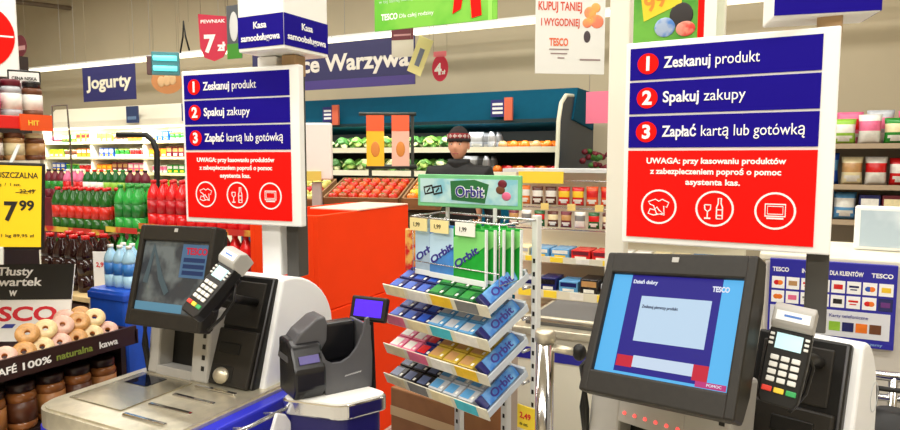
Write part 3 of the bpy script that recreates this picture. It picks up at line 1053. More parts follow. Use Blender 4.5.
# ================================================================== WHITE TABLE, TILL PRINTER, CUSTOMER DISPLAY
tz = 0.9
P0, P1, P2, P3 = [PZ(*p, tz) for p in ((279, 397), (342, 405), (389, 393), (366, 385))]
t = thing('packing_table', 'small white table with chrome bumper and dark blue body', 'table', ((P0.x + P2.x) / 2, (P0.y + P2.y) / 2, 0))
ox, oy = t.location.x, t.location.y
back = [P3 + Vector((0.0, 0.0, 0)), P0 + Vector((0.02, 0.16, 0))]
def rounded(pts, r, n=5):
    out = []
    for i in range(len(pts)):
        p, a, c = Vector(pts[i][:2]), Vector(pts[i - 1][:2]), Vector(pts[(i + 1) % len(pts)][:2])
        d1, d2 = (a - p).normalized(), (c - p).normalized()
        q1, q2 = p + d1 * r, p + d2 * r
        for k in range(n + 1):
            u = k / n
            out.append(tuple((q1 * (1 - u) ** 2 + p * 2 * u * (1 - u) + q2 * u * u)))
    return out
outl = rounded([P0, P1, P2, P3, P0 + Vector((0.03, 0.13, 0))], 0.035)
outl = [(p[0] - ox, p[1] - oy) for p in outl]
def scaled(k): return [(p[0] * k, p[1] * k) for p in outl]
b = B(); b.prism(scaled(0.98), tz - 0.02, tz, M('table_white', (246, 246, 242), 0.3), 'z'); b.done('tabletop', t)
b = B(); b.prism(scaled(1.03), tz - 0.05, tz - 0.004, CHROME, 'z', bev=0.006); b.done('bumper', t)
b = B(); b.prism(scaled(0.9), 0, tz - 0.05, M('table_navy', (22, 18, 92), 0.4), 'z'); b.done('body', t)

pp = (PZ(300, 401, tz) + PZ(371, 386, tz)) / 2
dirv = (PZ(371, 386, tz) - PZ(300, 401, tz))
pyaw = math.atan2(dirv.y, dirv.x)
PRT = Matrix.Translation(pp) @ Matrix.Rotation(pyaw, 4, 'Z')
t = thing('till_printer', 'dark grey till printer with scooped front standing on the white table', 'printer', mx=PRT)
GP = M('printer_grey', (84, 84, 88), 0.4, noise=0.08)
GP2 = M('printer_black', (24, 24, 28), 0.25)
b = B()
L2 = dirv.length / 2
sc = [(-L2 * 0.3, 0.0), (L2 * 1.02, 0.0), (L2 * 1.05, 0.1), (L2 * 0.97, 0.215), (L2 * 0.88, 0.212), (L2 * 0.78, 0.165), (L2 * 0.62, 0.128), (L2 * 0.4, 0.102), (L2 * 0.15, 0.09), (-L2 * 0.1, 0.092), (-L2 * 0.28, 0.105), (-L2 * 0.4, 0.135)]
b.prism(sc, 0.0, 0.012, GP, 'y')
b.box2((L2 * .95, 0.0, 0), (L2 * 1.03, 0.14, 0.19), GP, 0.004)
b.done('scoop_panel', t)
b = B()
b.box2((-L2 * .35, 0.012, 0), (L2 * .95, 0.14, 0.07), GP2, 0.006)
b.box2((-L2 * .3, 0.09, 0.07), (L2 * .93, 0.14, 0.19), GP2, 0.01)
b.done('paper_bay', t)
b = B()
prof = [(0.005, 0.0), (-0.012, 0.03), (-0.01, 0.085), (0.03, 0.15), (0.07, 0.165), (0.13, 0.165), (0.13, 0.0)]
b.prism(prof, -L2 * 1.15, -L2 * .3, GP2, 'x', bev=0.008)
hous = b.done('printer_body', t, 'glossy black printer body')
b = B()
hp = [(-L2 * 1.18, 0.1), (-L2 * 1.12, 0.14), (-L2 * .8, 0.185), (-L2 * .35, 0.222), (-L2 * .12, 0.226), (-L2 * .05, 0.2), (-L2 * .08, 0.15), (-L2 * .25, 0.12), (-L2 * .7, 0.11)]
b.prism(hp, 0.045, 0.135, GP, 'y', bev=0.006)
b.done('printer_hood', t, 'dark grey hood of the printer')
b = B()
b.mx = Matrix.Translation((-L2 * .72, 0.006, 0.114)) @ Matrix.Rotation(rad(-32), 4, 'X')
b.box2((-0.03, -0.004, -0.012), (0.03, 0.0, 0.012), M('violet_strip', (84, 76, 140), 0.3))
b.done('window_strip', hous)
b = B()
b.strip([(L2 * .25 + 0.004 * q, 0.046 + (0.004 if q % 2 else 0) + q * 0.0004) for q in range(14)], 0.0022, M('silver_print', (190, 190, 194), 0.3), y0=0.0)
b.done('maker_mark', t)

dd = pose(PD(369, 309, 2.12), rad(14), rad(-18), rad(3))
t = thing('customer_display', 'small black pole display with glowing violet screen behind the till printer', 'display', mx=dd)
b = B()
b.box2((-0.062, -0.008, -0.04), (0.062, 0.02, 0.04), BLACKP, 0.006)
b.done('casing', t)
b = B()
b.box2((-0.047, -0.0095, -0.026), (0.047, -0.0075, 0.028), M('violet_screen', (70, 28, 226), 0.2, emit=0.8))
b.done('screen', t)
b = B()
base = dd.inverted() @ Vector((dd.translation.x + 0.0, dd.translation.y + 0.06, 0.0))
b.tube([(0, 0.015, -0.02), (0, 0.04, -0.06), tuple(base)], 0.012, BLACKP)
b.done('pole', t)

# wire bag holder with white bags on the side of the dim kiosk
bx = -1.338
t = thing('bag_holder', 'chrome wire bag holder on the side of the dim kiosk', 'bag holder', (bx, 1.5, 0))
b = B()
b.tube([(0.035, -0.36, 0.86), (0.06, -0.2, 0.86), (0.06, -0.05, 0.86)], 0.006, WIRE)
b.tube([(0.035, -0.3, 0.80), (0.06, -0.1, 0.80), (0.06, -0.05, 0.80)], 0.005, WIRE)
b.done('rail', t)
for q in range(3):
    b = B()
    b.tube([(0.012, -0.22 + q * 0.12, 0.85), (0.06, -0.22 + q * 0.12, 0.86), (0.07, -0.22 + q * 0.12, 0.45)], 0.004, WIRE)
    b.done('hook', t)
t = thing('carrier_bag', 'white plastic carrier bag hanging on the wire holder by the dim kiosk', 'bag', (bx + 0.07, 1.40, 0.62))
b = B()
b.prism([(-0.05, 0.0), (0.05, 0.0), (0.04, 0.2), (0.015, 0.235), (-0.02, 0.25), (-0.045, 0.2)], 0.0, 0.012, M('bag_white', (240, 240, 244), 0.4, noise=0.08, scale=30), 'x', bev=0.004)
b.done('bag_body', t)

# ================================================================== STEEL POST AND CHECKOUT COUNTER BEHIND
pt = PD(544, 430, 1.85)
t = thing('steel_post', 'shiny steel barrier post standing between gum rack and bright kiosk', 'barrier post', (pt.x, pt.y, 0))
b = B(); b.lathe([(0.026, 0), (0.026, 1.09)], CHROME, n=24); b.done('tube', t)
b = B(); b.lathe([(0.029, 1.085), (0.029, 1.11), (0.024, 1.118)], STEEL, n=24); b.done('cap', t)
b = B(); b.lathe([(0.07, 0), (0.07, 0.012), (0.03, 0.02)], STEEL, n=24); b.done('base_flange', t)
b = B(); b.tube([(0.02, 0.0, 1.068), (0.085, 0.01, 1.062)], 0.012, STEEL); b.done('arm', t)
b = B(); b.blob((0.095, 0.012, 1.062), (0.02, 0.02, 0.024), BLACKP, 14, 10); b.done('knob', t)

t = thing('checkout_counter', 'white checkout counter with a blue stripe behind the steel post', 'counter', (-0.3, 2.4, 0))
b = B(); b.box2((-0.62, 0, 0), (0.22, 0.5, 0.9), CREAM, 0.01); b.done('body', t)
b = B(); b.box2((-0.622, -0.004, 0.8), (0.222, 0.1, 0.848), M('stripe_blue', (34, 30, 150), 0.4)); b.done('blue_stripe', t)
b = B(); b.box2((-0.64, -0.02, 0.9), (0.24, 0.5, 0.93), STEEL, 0.008); b.done('steel_edge', t)
b = B(); b.box2((-0.6, 0.04, 0.93), (0.2, 0.46, 0.945), M('belt_grey', (92, 90, 88), 0.7)); b.done('belt', t)
b = B(); b.tube([(-0.62, -0.03, 0.975), (0.2, -0.03, 0.975)], 0.012, STEEL)
for x_ in (-0.55, -0.2, 0.15):
    b.tube([(x_, -0.03, 0.975), (x_, 0.0, 0.91)], 0.008, STEEL)
b.done('bumper_rail', t)

# ================================================================== SERVICE DESK with card logo board, right
SV = 2.6
t = thing('service_desk', 'pale grey customer service desk behind the bright kiosk', 'desk', (0.42, SV, 0))
b = B(); b.box2((-0.46, 0.012, 0), (0.9, 0.5, 1.225), M('desk_grey', (206, 200, 190), 0.5, noise=0.05), 0.006); b.done('body', t)
b = B(); b.box2((-0.48, 0.016, 1.225), (0.92, 0.52, 1.25), CREAM, 0.006); b.done('desk_top', t)
BW, BH = 0.385, 0.29
t = thing('card_logo_board', 'blue service board of payment card logos on the desk front', 'sign', (0.168, SV - 0.0, 0.947))
b = B(); b.box2((-BW / 2, -0.006, 0), (BW / 2, 0.011, BH), M('board_blue', (34, 32, 158), 0.4), 0.002); b.done('board', t)
for x_, s_, wd in ((-0.183, 'TESCO', 0.052), (-0.09, 'INFORMACJA DLA KLIENTÓW', 0.185), (0.118, 'TESCO', 0.062)):
    text(s_, 0.021, TXTW, t, (x_, -0.0064, BH - 0.045), width=wd, bold=0.03)
LG = ['red', 'tan', 'red', 'yellow', 'red', 'navy', 'blue', 'yellow', 'orange', 'pink', 'grey', 'maroon', 'black', 'red', 'red', 'purple']
for r_ in range(2):
    for c_ in range(8):
        x_, z_ = -0.184 + c_ * 0.0465, BH - 0.107 - r_ * 0.051
        b = B(); b.box2((x_, -0.0072, z_), (x_ + 0.041, -0.006, z_ + 0.043), TXTW if not (r_ == 1 and c_ == 7) else col('navy')); cd = b.done('logo_card', t)
        b = B()
        cc = col(LG[r_ * 8 + c_])
        if c_ % 3 == 0:
            b.blob((x_ + 0.016, -0.0074, z_ + 0.021), (0.01, 0.0006, 0.009), cc, 12, 6)
            b.blob((x_ + 0.026, -0.0074, z_ + 0.021), (0.01, 0.0006, 0.009), col('orange'), 12, 6)
        elif c_ % 3 == 1:
            b.box2((x_ + 0.007, -0.0078, z_ + 0.013), (x_ + 0.034, -0.0072, z_ + 0.03), cc)
        else:
            b.box2((x_ + 0.006, -0.0078, z_ + 0.022), (x_ + 0.035, -0.0072, z_ + 0.029), cc)
            b.box2((x_ + 0.01, -0.0078, z_ + 0.013), (x_ + 0.03, -0.0072, z_ + 0.017), cc)
        b.done('logo', cd)
b = B(); b.box2((-0.186, -0.0072, 0.03), (0.178, -0.006, 0.122), M('board_pale', (222, 224, 232), 0.4)); lp = b.done('lower_panel', t)
text('Karty telefoniczne', 0.016, TXTB, t, (-0.0, -0.0076, 0.098), width=0.115)
for q, cl in enumerate(('maroon', 'purple', 'white', 'lime', 'navy', 'orange', 'brown')):
    x_ = -0.12 + q * 0.04
    b = B(); b.box2((x_, -0.0082, 0.05), (x_ + 0.034, -0.0072, 0.082), col(cl), 0.0); b.done('logo', lp)
text('Zapraszamy', 0.014, M('board_print', (150, 190, 240), 0.4), t, (0.075, -0.0064, 0.009), width=0.085)
A = PD(853, 208, 2.95)
t = thing('white_framed_screen', 'white framed flat screen standing on the service desk', 'screen', (A.x + 0.2, SV + 0.28, 1.251), rad(-4))
b = B()
W2 = 0.24
b.box2((-W2, -0.02, 0.0), (W2, 0.03, 0.165), WHITE, 0.008)
b.done('frame', t)
b = B(); b.box2((-W2 + 0.018, -0.022, 0.014), (W2 - 0.018, -0.0195, 0.15), M('screen_pale', (168, 184, 196), 0.1, emit=0.12, rgb2=(206, 216, 222), scale=5)); b.done('screen', t)
b = B(); b.box2((-0.08, 0.03, 0.0), (0.08, 0.1, 0.02), WHITE, 0.005); b.done('foot', t)
# rail and black bag beside the bright kiosk
t = thing('chrome_rail', 'chrome trolley rail beside the white kiosk hood', 'rail', (0.36, 2.4, 0))
b = B(); b.tube([(-0.14, 0.0, 0.91), (0.5, 0.06, 0.91)], 0.016, CHROME); b.done('upper_bar', t)
b = B(); b.tube([(-0.14, 0.0, 0.84), (0.5, 0.06, 0.84)], 0.012, CHROME); b.done('lower_bar', t)
for x_ in (-0.02, 0.42):
    b = B(); b.tube([(x_, 0.005 + (x_ + .06) * .1, 0), (x_, 0.005 + (x_ + .06) * .1, 0.91)], 0.014, CHROME); b.done('upright', t)
p = PD(893, 400, 1.85)
t = thing('black_bag', 'black bag standing in front of the chrome rail', 'bag', (p.x, p.y, 0.0))
b = B()
b.lathe([(0.09, 0), (0.12, 0.06), (0.125, 0.5), (0.12, 0.72), (0.1, 0.82), (0.04, 0.88)], M('bag_black', (22, 21, 22), 0.6, noise=0.2, bump=0.4), n=20)
b.done('bag_body', t)
b = B(); b.tube([(-0.05, 0, 0.86), (-0.04, 0, 0.94), (0.04, 0, 0.94), (0.05, 0, 0.86)], 0.01, BLACKP); b.done('handle', t)

# ================================================================== COFFEE AND DOUGHNUT STAND at the near left
SX = -2.1
t = thing('promotion_stand', 'dark promotion stand with coffee jars and a doughnut tray beside the dim kiosk', 'display stand', (SX, 1.1, 0))
DK = M('stand_dark', (44, 30, 26), 0.5, noise=0.1)
b = B(); b.box2((-0.66, -0.4, 0), (-0.62, 0.5, 2.0), DK); b.done('back_panel', t)
b = B(); b.box2((-0.62, 0.44, 0), (-0.05, 0.46, 0.92), DK); b.done('side_panel', t)
b = B(); b.box2((-0.6, 0.3, 0.92), (-0.56, 0.34, 1.93), DK); b.done('upright', t)
RED = M('shelf_red', (226, 34, 24), 0.4)
for nm, z0, z1, x1, y1, m_ in (('bottom_shelf', 0.70, 0.725, -0.02, 0.44, DK), ('tray_base', 0.92, 0.935, 0.0, 0.46, M('tray_brown', (54, 24, 22), 0.45)),
                               ('upper_shelf', 1.575, 1.588, -0.21, 0.28, CREAM), ('top_shelf', 1.722, 1.737, -0.21, 0.31, CREAM)):
    b = B(); b.box2((-0.62, -0.4, z0), (x1, y1, z1), m_); b.done(nm, t)
b = B(); b.box2((-0.21, -0.4, 1.695), (-0.195, 0.315, 1.738), RED, 0.003); rs = b.done('red_shelf_edge', t, 'red front edge of the top shelf')
b = B(); b.box2((-0.195, 0.21, 1.69), (-0.19, 0.318, 1.745), M('edge_tag', (240, 90, 30), 0.4)); b.done('edge_tag', rs)
o = text('HIT', 0.024, M('tag_yellow', (250, 214, 70), 0.5), rs, (-0.189, 0.235, 1.708), bold=0.02, rot=(0, 0, PI / 2))
o = text('kawa', 0.026, M('tag_yellow'), rs, (-0.1945, -0.0, 1.705), bold=0.02, rot=(0, 0, PI / 2))
b = B(); b.box2((-0.0, -0.4, 0.918), (0.012, 0.462, 0.984), M('tray_edge', (46, 20, 20), 0.4)); te = b.done('tray_edge', t, 'brown front edge of the doughnut tray with white lettering')
b = B(); b.box2((-0.62, 0.455, 0.918), (0.012, 0.468, 0.97), M('tray_edge')); b.done('tray_side', t)
for s_, y0, wd, m_ in (('NESCAFÉ', -0.06, 0.135, TXTW), ('100%', 0.093, 0.09, TXTW), ('naturalna', 0.2, 0.125, M('print_olive', (130, 146, 60), 0.5)), ('kawa', 0.35, 0.07, TXTW)):
    text(s_, 0.032, m_, te, (0.0125, y0 - 0.035, 0.937), width=wd, bold=0.02, rot=(0, 0, PI / 2))
# round red-ring sign at the corner
pc = PD(-22, 36, 2.3)
mxs = pose(pc, rad(40))
b = B()
b.box2((-0.135, 0.0, -0.14), (0.122, 0.012, 0.14), SIGNW, 0.003)
ss = thing('topper_sign', 'white topper sign with a big red disc above the coffee shelves', 'sign', mx=mxs)
b.done('board', ss)
b = B(); b.lathe([(0.116, 0), (0.116, 0.003)], SIGNR, n=40, mx=Matrix.Rotation(PI / 2, 4, 'X'), smooth=False); b.done('red_disc', ss)
b = B(); b.strip([(-0.112, 0.012), (0.113, 0.0)], 0.006, TXTW, y0=-0.003); b.done('white_line', ss)
b = B()
q = mxs.inverted() @ Vector((SX - 0.58, 1.42, 1.9))
b.tube([(0, 0.012, -0.13), tuple(q)], 0.008, GREYP); b.done('stem', ss)
# framed white card on the top shelf
c0 = PU(25, 92, -2.36)
t = thing('shelf_card', 'white card in a black frame standing behind the jars on the top shelf', 'sign', (-2.42, c0.y + 0.035, 1.738), rad(62))
b = B(); b.box2((-0.05, 0, 0), (0.05, 0.008, 0.17), BLACKP, 0.004); b.done('frame', t)
b = B(); b.box2((-0.045, -0.002, 0.07), (0.045, 0.0, 0.163), SIGNW); b.done('card', t)
text('CENA NISKA', 0.016, TXTK, t, (0, -0.0025, 0.135), width=0.075, align='C', bold=0.02)
# jars on the upper shelves
for k in range(5):
    for z_, h_, seq in ((1.737, 0.122, (('brown', 'white', 'black'), ('silver', 'white', 'maroon'), ('maroon', 'pink', 'black'))), (1.588, 0.092, (('brown', 'tan', 'cream'), ('tan', 'cream', 'brown'), ('brown', 'white', 'cream')))):
        for row in range(2):
            a = seq[(k + row) % 3]
            me, wd = jar(a[0], a[1], a[2], 0.031, h_)
            place(me, 'coffee_jar', (-2.345 - row * 0.08, 1.385 - k * 0.07 - row * 0.02, z_ + 0.002), f"{a[0]} coffee jar, {ordinal(k)} from the open end, {('front', 'back')[row]} row of {'top' if z_ > 1.7 else 'second'} coffee shelf", 'jar', 'coffee jars on the upper shelves', rz=rad(60))
# big jars on the bottom shelf
PAL.update(coffee=(150, 92, 48), coffee2=(176, 116, 62), coffeel=(92, 50, 28), coffeed=(44, 26, 22))
for k in range(5):
    for row in range(2):
        me, wd = jar('coffee', ('coffee2', 'coffeel')[(k + row) % 2], 'coffeed', 0.044, 0.15)
        place(me, 'instant_coffee_jar', (-2.165 - row * 0.1, 1.475 - k * 0.095, 0.727), f"large instant coffee jar, {ordinal(k)} from kiosk end, {('front', 'back')[row]} row of bottom coffee shelf", 'jar', 'large coffee jars on the bottom shelf', rz=rad(70))
# yellow price sign in a black frame
ym = pose(PD(0, 206, 2.1), rad(40), rad(-4), rad(2))
t = thing('price_sign', 'large yellow price sign in a black frame reading 17 99', 'sign', mx=ym)
b = B()
b.box2((-0.15, 0.0, -0.142), (0.128, 0.012, 0.142), BLACKP, 0.006); b.done('frame', t)
b = B(); b.box2((-0.142, -0.002, -0.132), (0.12, 0.0, 0.132), M('price_yellow', (255, 214, 10), 0.5)); b.done('yellow_card', t)
text('KAWA ROZPUSZCZALNA', 0.026, TXTK, t, (0.11, -0.0025, 0.092), width=0.24, bold=0.01, align='R')
text('200 g  /  1 szt.', 0.013, TXTK, t, (-0.03, -0.0025, 0.066), width=0.09)
text('22,49', 0.02, TXTK, t, (0.1, -0.0025, 0.042), align='R')
b = B(); b.strip([(0.045, 0.044), (0.104, 0.054)], 0.002, TXTK, y0=-0.0022); b.done('strike_line', t)
text('17', 0.085, TXTK, t, (0.052, -0.0025, -0.045), align='R', bold=0.03, width=0.066)
text('99', 0.044, TXTK, t, (0.056, -0.0025, -0.012), bold=0.03)
text('cena za 1 kg 89,95 zł', 0.014, TXTK, t, (0.1, -0.0025, -0.1), width=0.16, align='R')
b = B(); b.box2((-0.02, -0.004, -0.19), (0.012, 0.004, -0.132), M('clip_clear', (220, 224, 220), 0.2), 0.002); b.done('clip', t)
b = B()
q = ym.inverted() @ Vector((SX - 0.19, 1.3, 1.64))
b.tube([(-0.005, 0.012, 0.06), tuple(q)], 0.006, M('clip_clear')); b.done('stem', t)
# banner standing in the tray
bm_ = pose(PD(12, 306, 2.33), rad(30), rad(-16))
t = thing('banner', 'black and white slogan banner leaning in the doughnut tray', 'sign', mx=bm_)
b = B(); b.box2((-0.205, 0, -0.125), (0.205, 0.006, 0.15), SIGNW); b.done('white_board', t)
b = B(); b.box2((-0.205, -0.002, 0.022), (0.205, 0.0, 0.15), M('banner_black', (18, 16, 16), 0.5)); b.done('black_panel', t)
for s_, z_, wd in (('Tłusty', 0.11, 0.125), ('czwartek', 0.072, 0.195), ('w', 0.036, 0.028)):
    text(s_, 0.042, TXTW, t, (0, -0.0025, z_), width=wd, bold=0.02, align='C')
text('TESCO', 0.07, M('logo_red', (220, 30, 50), 0.5), t, (0.0, -0.0005, -0.052), width=0.32, bold=0.03, align='C')
for q in range(5):
    b = B(); b.prism([(-0.15 + q * 0.06, -0.078), (-0.11 + q * 0.06, -0.078), (-0.1 + q * 0.06, -0.064), (-0.135 + q * 0.06, -0.064)], -0.002, 0, M('logo_blue', (40, 60, 160), 0.5), 'y'); b.done('logo_stripe', t)
# doughnuts in the tray
DOUGH = M('doughnut_dough', (220, 156, 92), 0.6, noise=0.25, scale=40)
ICE = [M('icing_pink', (236, 190, 170), 0.3, noise=0.15, scale=60), M('icing_cream', (240, 214, 160), 0.3, noise=0.15, scale=60), M('icing_tan', (214, 160, 96), 0.3, noise=0.2, scale=60)]
def doughnut():
    d = B()
    d.lathe([(0.012, 0.004), (0.03, 0.0), (0.046, 0.008), (0.05, 0.02), (0.046, 0.032), (0.03, 0.041), (0.012, 0.036), (0.012, 0.004)], DOUGH, n=18, cap=False)
    return d.mesh('dough_ring')
def icing(i):
    d = B()
    d.lathe([(0.012, 0.037), (0.03, 0.0425), (0.044, 0.036), (0.0495, 0.025)], ICE[i], n=18, cap=False)
    return d.mesh('icing')
DME, IME = doughnut(), [icing(i) for i in range(3)]
for k in range(8):
    for row in range(2 if k < 2 else 1):
        for lv in range(2 if k < 5 else 1):
            loc = (-2.148 - row * 0.08 - lv * 0.028, 1.488 - k * 0.058 - lv * 0.028, 0.97 + lv * 0.05)
            o = thing('doughnut', f"glazed doughnut, {ordinal(k)} from the kiosk end, {('front', 'back')[row]} line, {('lower', 'upper')[lv]} layer of tray", 'doughnut', loc, 0, 'glazed doughnuts in the tray')
            o.matrix_world = Matrix.Translation(loc) @ Matrix.Rotation(rad(-30), 4, 'Z') @ Matrix.Rotation(rad(58), 4, 'Y') @ Matrix.Scale(0.72, 4)
            for nm, me in (('dough_ring', DME), ('icing', IME[(k + row + lv) % 3])):
                p = bpy.data.objects.new(nm, me); C.objects.link(p); p.parent = o

# ================================================================== SOFT DRINKS
def pallet(x0, x1, y0, y1, z1, label, c):
    t = thing('drinks_pallet', label, 'pallet', ((x0 + x1) / 2, (y0 + y1) / 2, 0))
    hx, hy = (x1 - x0) / 2, (y1 - y0) / 2
    for i in range(3):
        b = B(); b.box2((-hx, -hy + i * (hy - 0.05), 0), (hx, -hy + 0.1 + i * (hy - 0.05), 0.1), M('pallet_wood', (170, 130, 84), 0.8, noise=0.2, scale=10)); b.done('runner', t)
    b = B(); b.box2((-hx, -hy, 0.1), (hx, hy, 0.125), M('pallet_wood')); b.done('deck', t)
    b = B(); b.box2((-hx + 0.01, -hy + 0.01, 0.125), (hx - 0.01, hy - 0.01, z1), M('stack_' + c, PAL[c], 0.5, noise=0.3, scale=9), 0.01); b.done('stacked_cartons', t)
    return t


DR = [('red', 'green', 'red', 'juice'), ('green', 'lime', 'green', 'soda'), ('red', 'maroon', 'red', 'cola')]
def bottles_on(x0, x1, y, z, a, cw, where, group, rows=2, r=0.045, h=0.33):
    me, wd = bottle(a[0], a[1], a[2], r, h)
    for row in range(rows):
        n = int((x1 - x0) / (2 * r + 0.004))
        for i in range(n):
            place(me, 'drink_bottle', (x1 - r - i * (2 * r + 0.004), y + row * (2 * r + 0.005), z), f"{cw} bottle, {ordinal(i)} from near end, {('front', 'back')[row]} row, {where}", 'bottle', group)
def crate_layer(x0, x1, y, z, label):
    t = thing('drinks_tray', label, 'tray', ((x0 + x1) / 2, y, z))
    b = B(); b.box2((-(x1 - x0) / 2, -0.055, 0), ((x1 - x0) / 2, 0.16, 0.012), M('tray_board', (206, 170, 120), 0.7, noise=0.1), 0.002); b.done('board', t)
    b = B(); b.box2((-(x1 - x0) / 2, -0.058, 0), ((x1 - x0) / 2, -0.055, 0.04), M('tray_board_front', (210, 186, 60), 0.6, rgb2=(190, 40, 30), scale=8)); b.done('front_lip', t)


DY = 3.1
Z1 = 1.03
def seg_x(px0, px1, v): return PV(px0, 230, v).x, PV(px1, 230, v).x
for (p0, p1, a, cw, top, where, g) in ((52, 111, ('jredgreen', 'jlabel', 'red'), 'red and green juice', 1.36, 'juice stack', 'juice bottles on the stack'), (113, 144, ('gsoda', 'gsoda2', 'green'), 'green soda', 1.39, 'green soda stack', 'green soda bottles on the stack'), (146, 262, ('rcola', 'rcola2', 'red'), 'red soft drink', 1.43, 'red drink stack', 'red drink bottles on the stack')):
    PAL.update(jredgreen=(34, 96, 30), jlabel=(214, 40, 26), gsoda=(50, 170, 70), gsoda2=(24, 120, 44), rcola=(226, 30, 34), rcola2=(190, 16, 30))
    x0, x1 = seg_x(p0, p1, DY)
    zt = top - 0.33
    n_l = 3
    pallet(x0, x1, DY - 0.06, DY + 0.24, zt - 0.346, f'wooden pallet under the {where}', 'red' if cw[0] == 'r' else 'green')
    for lv in range(2):
        z = zt - lv * 0.346
        crate_layer(x0, x1, DY, z, f"cardboard tray under the {('upper', 'lower')[lv]} layer of the {where}")
        bottles_on(x0, x1, DY, z + 0.012, a, cw, f"{('upper', 'lower')[lv]} layer, {where}", g, rows=2)
# further row of drinks behind
x0, x1 = seg_x(46, 150, 4.3)
pallet(x0, x1, 4.24, 4.5, 1.17, 'long drinks pallet behind the juice stack', 'maroon')
for i in range(int((x1 - x0) / 0.11)):
    a = (('maroon', 'green', 'black'), ('dkgreen', 'lime', 'green'), ('dkgreen', 'white', 'red'), ('pink', 'red', 'white'))[(i // 3) % 4]
    me, wd = bottle(a[0], a[1], a[2], 0.05, 0.3)
    place(me, 'drink_bottle', (x1 - 0.06 - i * 0.11, 4.32, 1.171), f"{dict(maroon='dark red', dkgreen='dark green', pink='pink')[a[0]]} bottle, {ordinal(i)} from near end on the rear drinks pallet", 'bottle', 'bottles on the rear drinks pallet')
# dark cola bottles on a small display
p = PD(90, 262, 3.1)
t = thing('bottle_display', 'cream topped small display table under the dark cola bottles', 'table', (p.x, p.y, 0))
b = B(); b.box2((-0.2, -0.16, 0.955), (0.24, 0.16, 0.98), M('display_top', (226, 196, 140), 0.6, noise=0.1), 0.004); b.done('top', t)
for sx_ in (-0.17, 0.21):
    for sy_ in (-0.13, 0.13):
        b = B(); b.box2((sx_ - 0.015, sy_ - 0.015, 0), (sx_ + 0.015, sy_ + 0.015, 0.955), GREYP); b.done('leg', t)
b = B(); b.box2((-0.18, -0.14, 0.3), (0.22, 0.14, 0.94), M('display_dark', (60, 22, 24), 0.6, noise=0.3, scale=9), 0.01); b.done('lower_shelf_stock', t)
PAL.update(cola=(44, 18, 16), colalab=(190, 40, 40))
for k in range(4):
    for row in range(2):
        me, wd = bottle('cola', 'colalab' if row else 'cola', 'red', 0.042, 0.26)
        place(me, 'drink_bottle', (p.x + 0.08 - k * 0.088, p.y - 0.07 + row * 0.09, 0.98), f"dark cola bottle with red cap, {ordinal(k)} from near end, {('front', 'back')[row]} row on small display", 'bottle', 'dark cola bottles on the small display')
t = thing('price_card', 'white price card standing beside the dark cola bottles', 'sign', (p.x + 0.17, p.y - 0.06, 0.98), rad(20))
b = B(); b.box2((-0.04, 0, 0), (0.04, 0.004, 0.19), SIGNW); b.done('card', t)
text('2,99', 0.03, TXTR, t, (0, -0.0005, 0.12), align='C', bold=0.02)
# blue water six-pack over a blue crate
p = PD(126, 285, 2.55)
p.y += 0.03
t = thing('blue_crate', 'bright blue crate under the water bottles beside the dim kiosk', 'crate', (p.x - 0.02, p.y, 0))
b = B(); b.box2((-0.11, -0.1, 0.0), (0.1, 0.12, 1.092), M('crate_blue', (30, 90, 210), 0.45, noise=0.12), 0.012); b.done('crate_body', t)
for z_ in (0.35, 0.7, 1.05):
    b = B(); b.box2((-0.114, -0.104, z_), (0.104, 0.124, z_ + 0.03), M('crate_rim', (24, 76, 190), 0.45), 0.006); b.done('rim', t)
PAL.update(water=(170, 214, 240), waterl=(60, 130, 210))
for k in range(3):
    for row in range(2):
        me, wd = bottle('water', 'waterl', 'white', 0.026, 0.165)
        place(me, 'water_bottle', (p.x + 0.04 - k * 0.054, p.y - 0.04 + row * 0.055, 1.093), f"pale blue water bottle, {ordinal(k)} from near end in the {('front', 'back')[row]} row on the blue crate", 'bottle', 'water bottles on the blue crate')

# ================================================================== DAIRY FRIDGE against the back wall
FX0, FX1 = -11.6, -6.4
t = thing('dairy_fridge', 'long bright white dairy fridge with lit shelves under the yogurt sign', 'fridge', ((FX0 + FX1) / 2, 7.2, 0))
hw = (FX1 - FX0) / 2
FW = M('fridge_cream', (250, 244, 222), 0.5)
b = B(); b.box2((-hw, 0.25, 0), (hw, 0.32, 2.3), FW); b.done('back_panel', t)
b = B(); b.prism([(-0.2, 2.08), (0.3, 2.08), (0.3, 2.44), (0.05, 2.44), (-0.2, 2.2)], -hw, hw, FW, 'x', bev=0.01); b.done('canopy', t, 'cream canopy of the fridge')
b = B(); b.box2((-hw + 0.05, -0.17, 2.065), (hw - 0.05, -0.13, 2.08), M('fridge_tube', (255, 250, 230), 0.5, emit=2.2)); b.done('light_tube', t)
FZ = (1.1, 1.35, 1.6, 1.85)
for z in FZ:
    b = B(); b.box2((-hw, -0.2, z - 0.03), (hw, 0.25, z), FW); sh = b.done('shelf', t)
    b = B(); b.box2((-hw, -0.206, z - 0.035), (hw, -0.2, z + 0.004), M('price_rail', (252, 240, 180), 0.4)); b.done('price_rail', sh)
b = B(); b.box2((-hw, -0.35, 0), (hw, 0.25, 0.8), FW, 0.02); b.done('base', t)
for i in range(5):
    x = -hw + i * (2 * hw / 4)
    b = B(); b.box2((x - 0.03, -0.19, 0.8), (x + 0.03, 0.25, 2.08), FW); b.done('divider', t)
for i, x in enumerate((-9.2, -7.95)):
    o = thing('shelf_flag', f'small dark blue flag sign on the dairy fridge canopy, {("far", "near")[i]} one', 'sign', (x, 6.985, 2.14))
    b = B(); b.box2((-0.13, -0.02, 0), (0.13, 0.01, 0.26), M('flag_blue', (56, 74, 120), 0.5)); b.done('board', o)
    b = B(); b.box2((-0.1, -0.024, 0.05), (0.1, -0.02, 0.1), M('flag_pale', (120, 150, 190), 0.5)); b.done('white_band', o)
shelfw = ('lowest', 'second', 'third', 'top')
